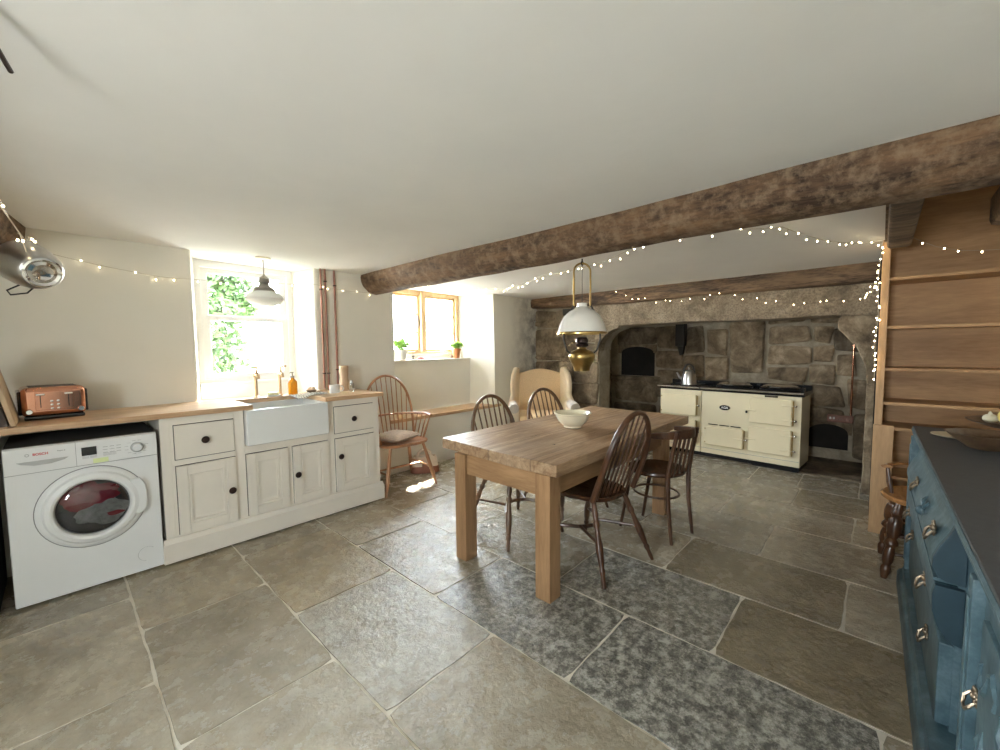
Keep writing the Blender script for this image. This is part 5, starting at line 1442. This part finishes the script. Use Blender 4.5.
# ---------------------------------------------------------------- hanging pan, rod
def pan():
    t = thing('hanging_pan', 'steel pan hanging from the ceiling at the left, its round base turned to the room', 'pan', (-.035, 2.5, 1.785))
    ax = (Vector((.30, -.72, -.30))).normalized()     # base points down and into the room
    q = ax.to_track_quat('Z', 'Y').to_matrix().to_4x4()
    b = B(); lathe(b, [(.100, -.12), (.112, -.13), (.114, -.125), (.112, -.06), (.104, .0), (.088, .045), (.078, .055), (.072, .056), (.0, .050)], (-.0, .06, -.105), 40, q @ Matrix.Scale(.8, 4), cap=False); obj('body', b, M['steel'], t)
    b = B(); lathe(b, [(.072, .052), (.076, .062), (.068, .066), (.056, .058), (.040, .062), (.022, .055), (.0, .058)], (0, .06, -.105), 36, q @ Matrix.Scale(.8, 4), cap=False); obj('base_ring', b, M['chrome'], t)
    b = B(); tube(b, [(-.045, .10, -.165), (-.085, .09, -.195), (-.075, .06, -.215), (-.03, .05, -.205), (-.01, .08, -.175)], .003, 8); obj('handle', b, M['black_iron'], t)
    b = B(); tube(b, [(-.02, .02, -.06), (-.035, -.02, .02), (-.12, -.05, .20)], .0022, 8); obj('hanging_cord', b, M['canvas'], t)
pan()
b = B(); tube(b, [(-.02, .0, 0), (-.011, .0, .0)], .001, 4); b.free()
b = B(); tube(b, [(-.10, 1.34, 2.085), (-.037, 1.61, 2.035)], [.0055, .0055], 10); sphere(b, (-.10, 1.34, 2.075), .012, 2); solo('ceiling_hook_rod', b, M['bronze'], 'thin dark rod under the ceiling at the top left frame edge', 'rod', (-.08, 1.45, 2.06))

# ---------------------------------------------------------------- fairy lights
def fairy(name, label, pts, n, sag=.0, seed=0, drop=.018, mat='wire', loc=None, r=.0036, wr=.0013):
    rnd = random.Random(seed); P_ = [Vector(p) for p in pts]
    path = []
    for i in range(len(P_) - 1):
        a, c = P_[i], P_[i + 1]; L = (c - a).length; m = max(2, int(L / .05))
        for k in range(m):
            u = k / m; p = a.lerp(c, u); s = sag * L * 4 * u * (1 - u); path.append(p - Vector((0, 0, s)))
    path.append(P_[-1])
    t = thing(name, label, 'fairy lights', P_[0]); inv = T(*P_[0]).inverted()
    b = B(); tube(b, path, wr, 5); ln = [0]
    for a, c in zip(path[:-1], path[1:]): ln.append(ln[-1] + (c - a).length)
    base = B(); sphere(base, (0, 0, 0), r, 2, (1, 1, 1.25)); first = None
    for k in range(n):
        d = ln[-1] * (k + .5 + rnd.uniform(-.3, .3)) / n
        i = max(j for j in range(len(ln)) if ln[j] <= d); i = min(i, len(path) - 2)
        p = path[i].lerp(path[i + 1], (d - ln[i]) / max(1e-6, ln[i + 1] - ln[i]))
        q = p + Vector((rnd.uniform(-.012, .012), rnd.uniform(-.012, .012), rnd.uniform(-drop * 1.5, drop * .6)))
        tube(b, [p, q], wr * .8, 4)
        if first is None: first = obj('bulb', base, M['bulb'], t); o = first
        else: o = first.copy(); COL.objects.link(o); o.parent = t
        o.location = q - P_[0]
    obj('wire', b, M[mat], t, world=True)
fairy('fairy_lights', 'string of fairy lights along the plaster wall from the hanging pan to the sink window', [(-.04, 3.70, 1.945), (.16, 3.74, 1.91), (.37, 3.745, 1.88), (.55, 3.745, 1.86), (.70, 3.745, 1.865), (1.17, 3.74, 1.89), (1.62, 3.745, 1.92), (1.9, 3.745, 1.89), (2.21, 3.745, 1.90)], 18, .01, 1)
fairy('fairy_lights', 'tangled cluster of fairy lights around the hanging pan and beam at the far left', [(-.11, 1.9, 1.98), (-.115, 2.1, 1.90), (-.09, 2.35, 1.83), (-.06, 2.42, 1.78), (-.075, 2.46, 1.80), (-.05, 2.45, 1.77), (-.03, 2.48, 1.785), (-.05, 2.50, 1.80), (-.04, 3.70, 1.945)], 16, 0, 2, .02, r=.0038)
fairy('fairy_lights', 'string of fairy lights sagging across the room from the window to the ceiling beam hook', [(2.21, 3.745, 1.90), (2.60, 3.70, 2.03), (3.3, 3.3, 2.00), (3.38, 3.10, 1.975), (2.95, 2.2, 1.965), (2.72, 1.52, 1.945), (2.40, 1.09, 1.945)], 34, .012, 3, r=.0038)
fairy('fairy_lights', 'string of fairy lights swagged from the beam hook to the pine shelving upright', [(2.40, 1.09, 1.945), (2.52, .84, 1.97), (2.5, .62, 1.965), (2.9, .45, 2.02), (3.3, .26, 1.975), (3.86, .035, 2.03), (3.84, -.02, 2.02), (3.70, -.06, 2.0), (3.72, -.1, 2.02), (3.7, -.22, 1.93), (3.7, -.32, 1.89), (3.7, -.475, 1.87), (3.7, -.62, 1.9)], 32, .015, 4, r=.0038)
fairy('fairy_lights', 'string of fairy lights looped along the granite mantel under the old wooden beam', [(4.70, 2.46, 2.02), (4.72, 2.12, 1.90), (4.72, 1.7, 1.83), (4.72, 1.45, 1.845), (4.72, 1.25, 1.90), (4.72, .80, 1.76), (4.72, .5, 1.71), (4.72, .14, 1.75), (3.88, .035, 1.78)], 32, .012, 5, .02, 'wire_dark')
fairy('fairy_lights', 'string of fairy lights hanging down the upright of the pine shelving', [(3.875, .02, 2.03), (3.87, .035, 1.8), (3.875, .025, 1.5), (3.865, .04, 1.35), (3.875, .035, 1.22), (3.87, .03, 1.10)], 30, 0, 6, .02, r=.0038)

# ---------------------------------------------------------------- light, camera
W = bpy.data.worlds.new('sky'); S.world = W; W.use_nodes = True; nt = W.node_tree; nt.nodes.clear()
out = nt.nodes.new('ShaderNodeOutputWorld'); bg = nt.nodes.new('ShaderNodeBackground')
tc = nt.nodes.new('ShaderNodeTexCoord'); sp = nt.nodes.new('ShaderNodeSeparateXYZ'); nt.links.new(tc.outputs['Generated'], sp.inputs[0])
rmp = nt.nodes.new('ShaderNodeValToRGB'); e = rmp.color_ramp.elements
e[0].position = .45; e[0].color = (.78, .80, .78, 1); e[1].position = .75; e[1].color = (.78, .90, 1.0, 1)
mr = nt.nodes.new('ShaderNodeMapRange'); mr.inputs[1].default_value = -1; mr.inputs[2].default_value = 1
nt.links.new(sp.outputs[2], mr.inputs[0]); nt.links.new(mr.outputs[0], rmp.inputs[0])
nt.links.new(rmp.outputs[0], bg.inputs[0]); bg.inputs[1].default_value = 70.0
nt.links.new(bg.outputs[0], out.inputs[0])

def portal(name, loc, rot, sx, sy):
    l = bpy.data.lights.new(name, 'AREA'); l.shape = 'RECTANGLE'; l.size = sx; l.size_y = sy; l.cycles.is_portal = True
    o = bpy.data.objects.new(name, l); COL.objects.link(o); o.location = loc; o.rotation_euler = rot
portal('daylight_sink_window', (1.17, 4.2, 1.58), (-PI / 2, 0, 0), .76, 1.02)
portal('daylight_mullioned_window', (3.165, 4.38, 1.66), (-PI / 2, 0, 0), 1.2, .78)
portal('daylight_fill_window', (-1.93, .5, 1.35), (0, -PI / 2, 0), .7, .7)  # portal of the added fill window behind the camera
sun = bpy.data.lights.new('sun', 'SUN'); sun.energy = 70; sun.angle = math.radians(.6); sun.color = (1, .95, .86)
so = bpy.data.objects.new('sun', sun); COL.objects.link(so)
so.rotation_euler = Vector((-1.15, -1.10, -1.75)).to_track_quat('-Z', 'Y').to_euler()

cam = bpy.data.cameras.new('camera'); cam.sensor_width = 36; cam.lens = 36 * 411.02 / 1000; cam.clip_start = .05
co = bpy.data.objects.new('camera', cam); COL.objects.link(co)
r, u, f = Vector((.67968362, -.73343388, -.01024292)), Vector((.05594784, .03791389, .99771357)), Vector((.73136859, .67870264, -.06680349))
mm = Matrix.Identity(4)
for i in range(3): mm[i][0] = r[i]; mm[i][1] = u[i]; mm[i][2] = -f[i]
mm[2][3] = 1.34
co.matrix_world = mm
S.camera = co
S.view_settings.view_transform = 'Standard'; S.view_settings.look = 'None'; S.view_settings.gamma = 1
S.view_settings.exposure = 0.365; S.view_settings.use_curve_mapping = False
S.cycles.max_bounces = 10; S.cycles.diffuse_bounces = 7; S.cycles.sample_clamp_indirect = 8
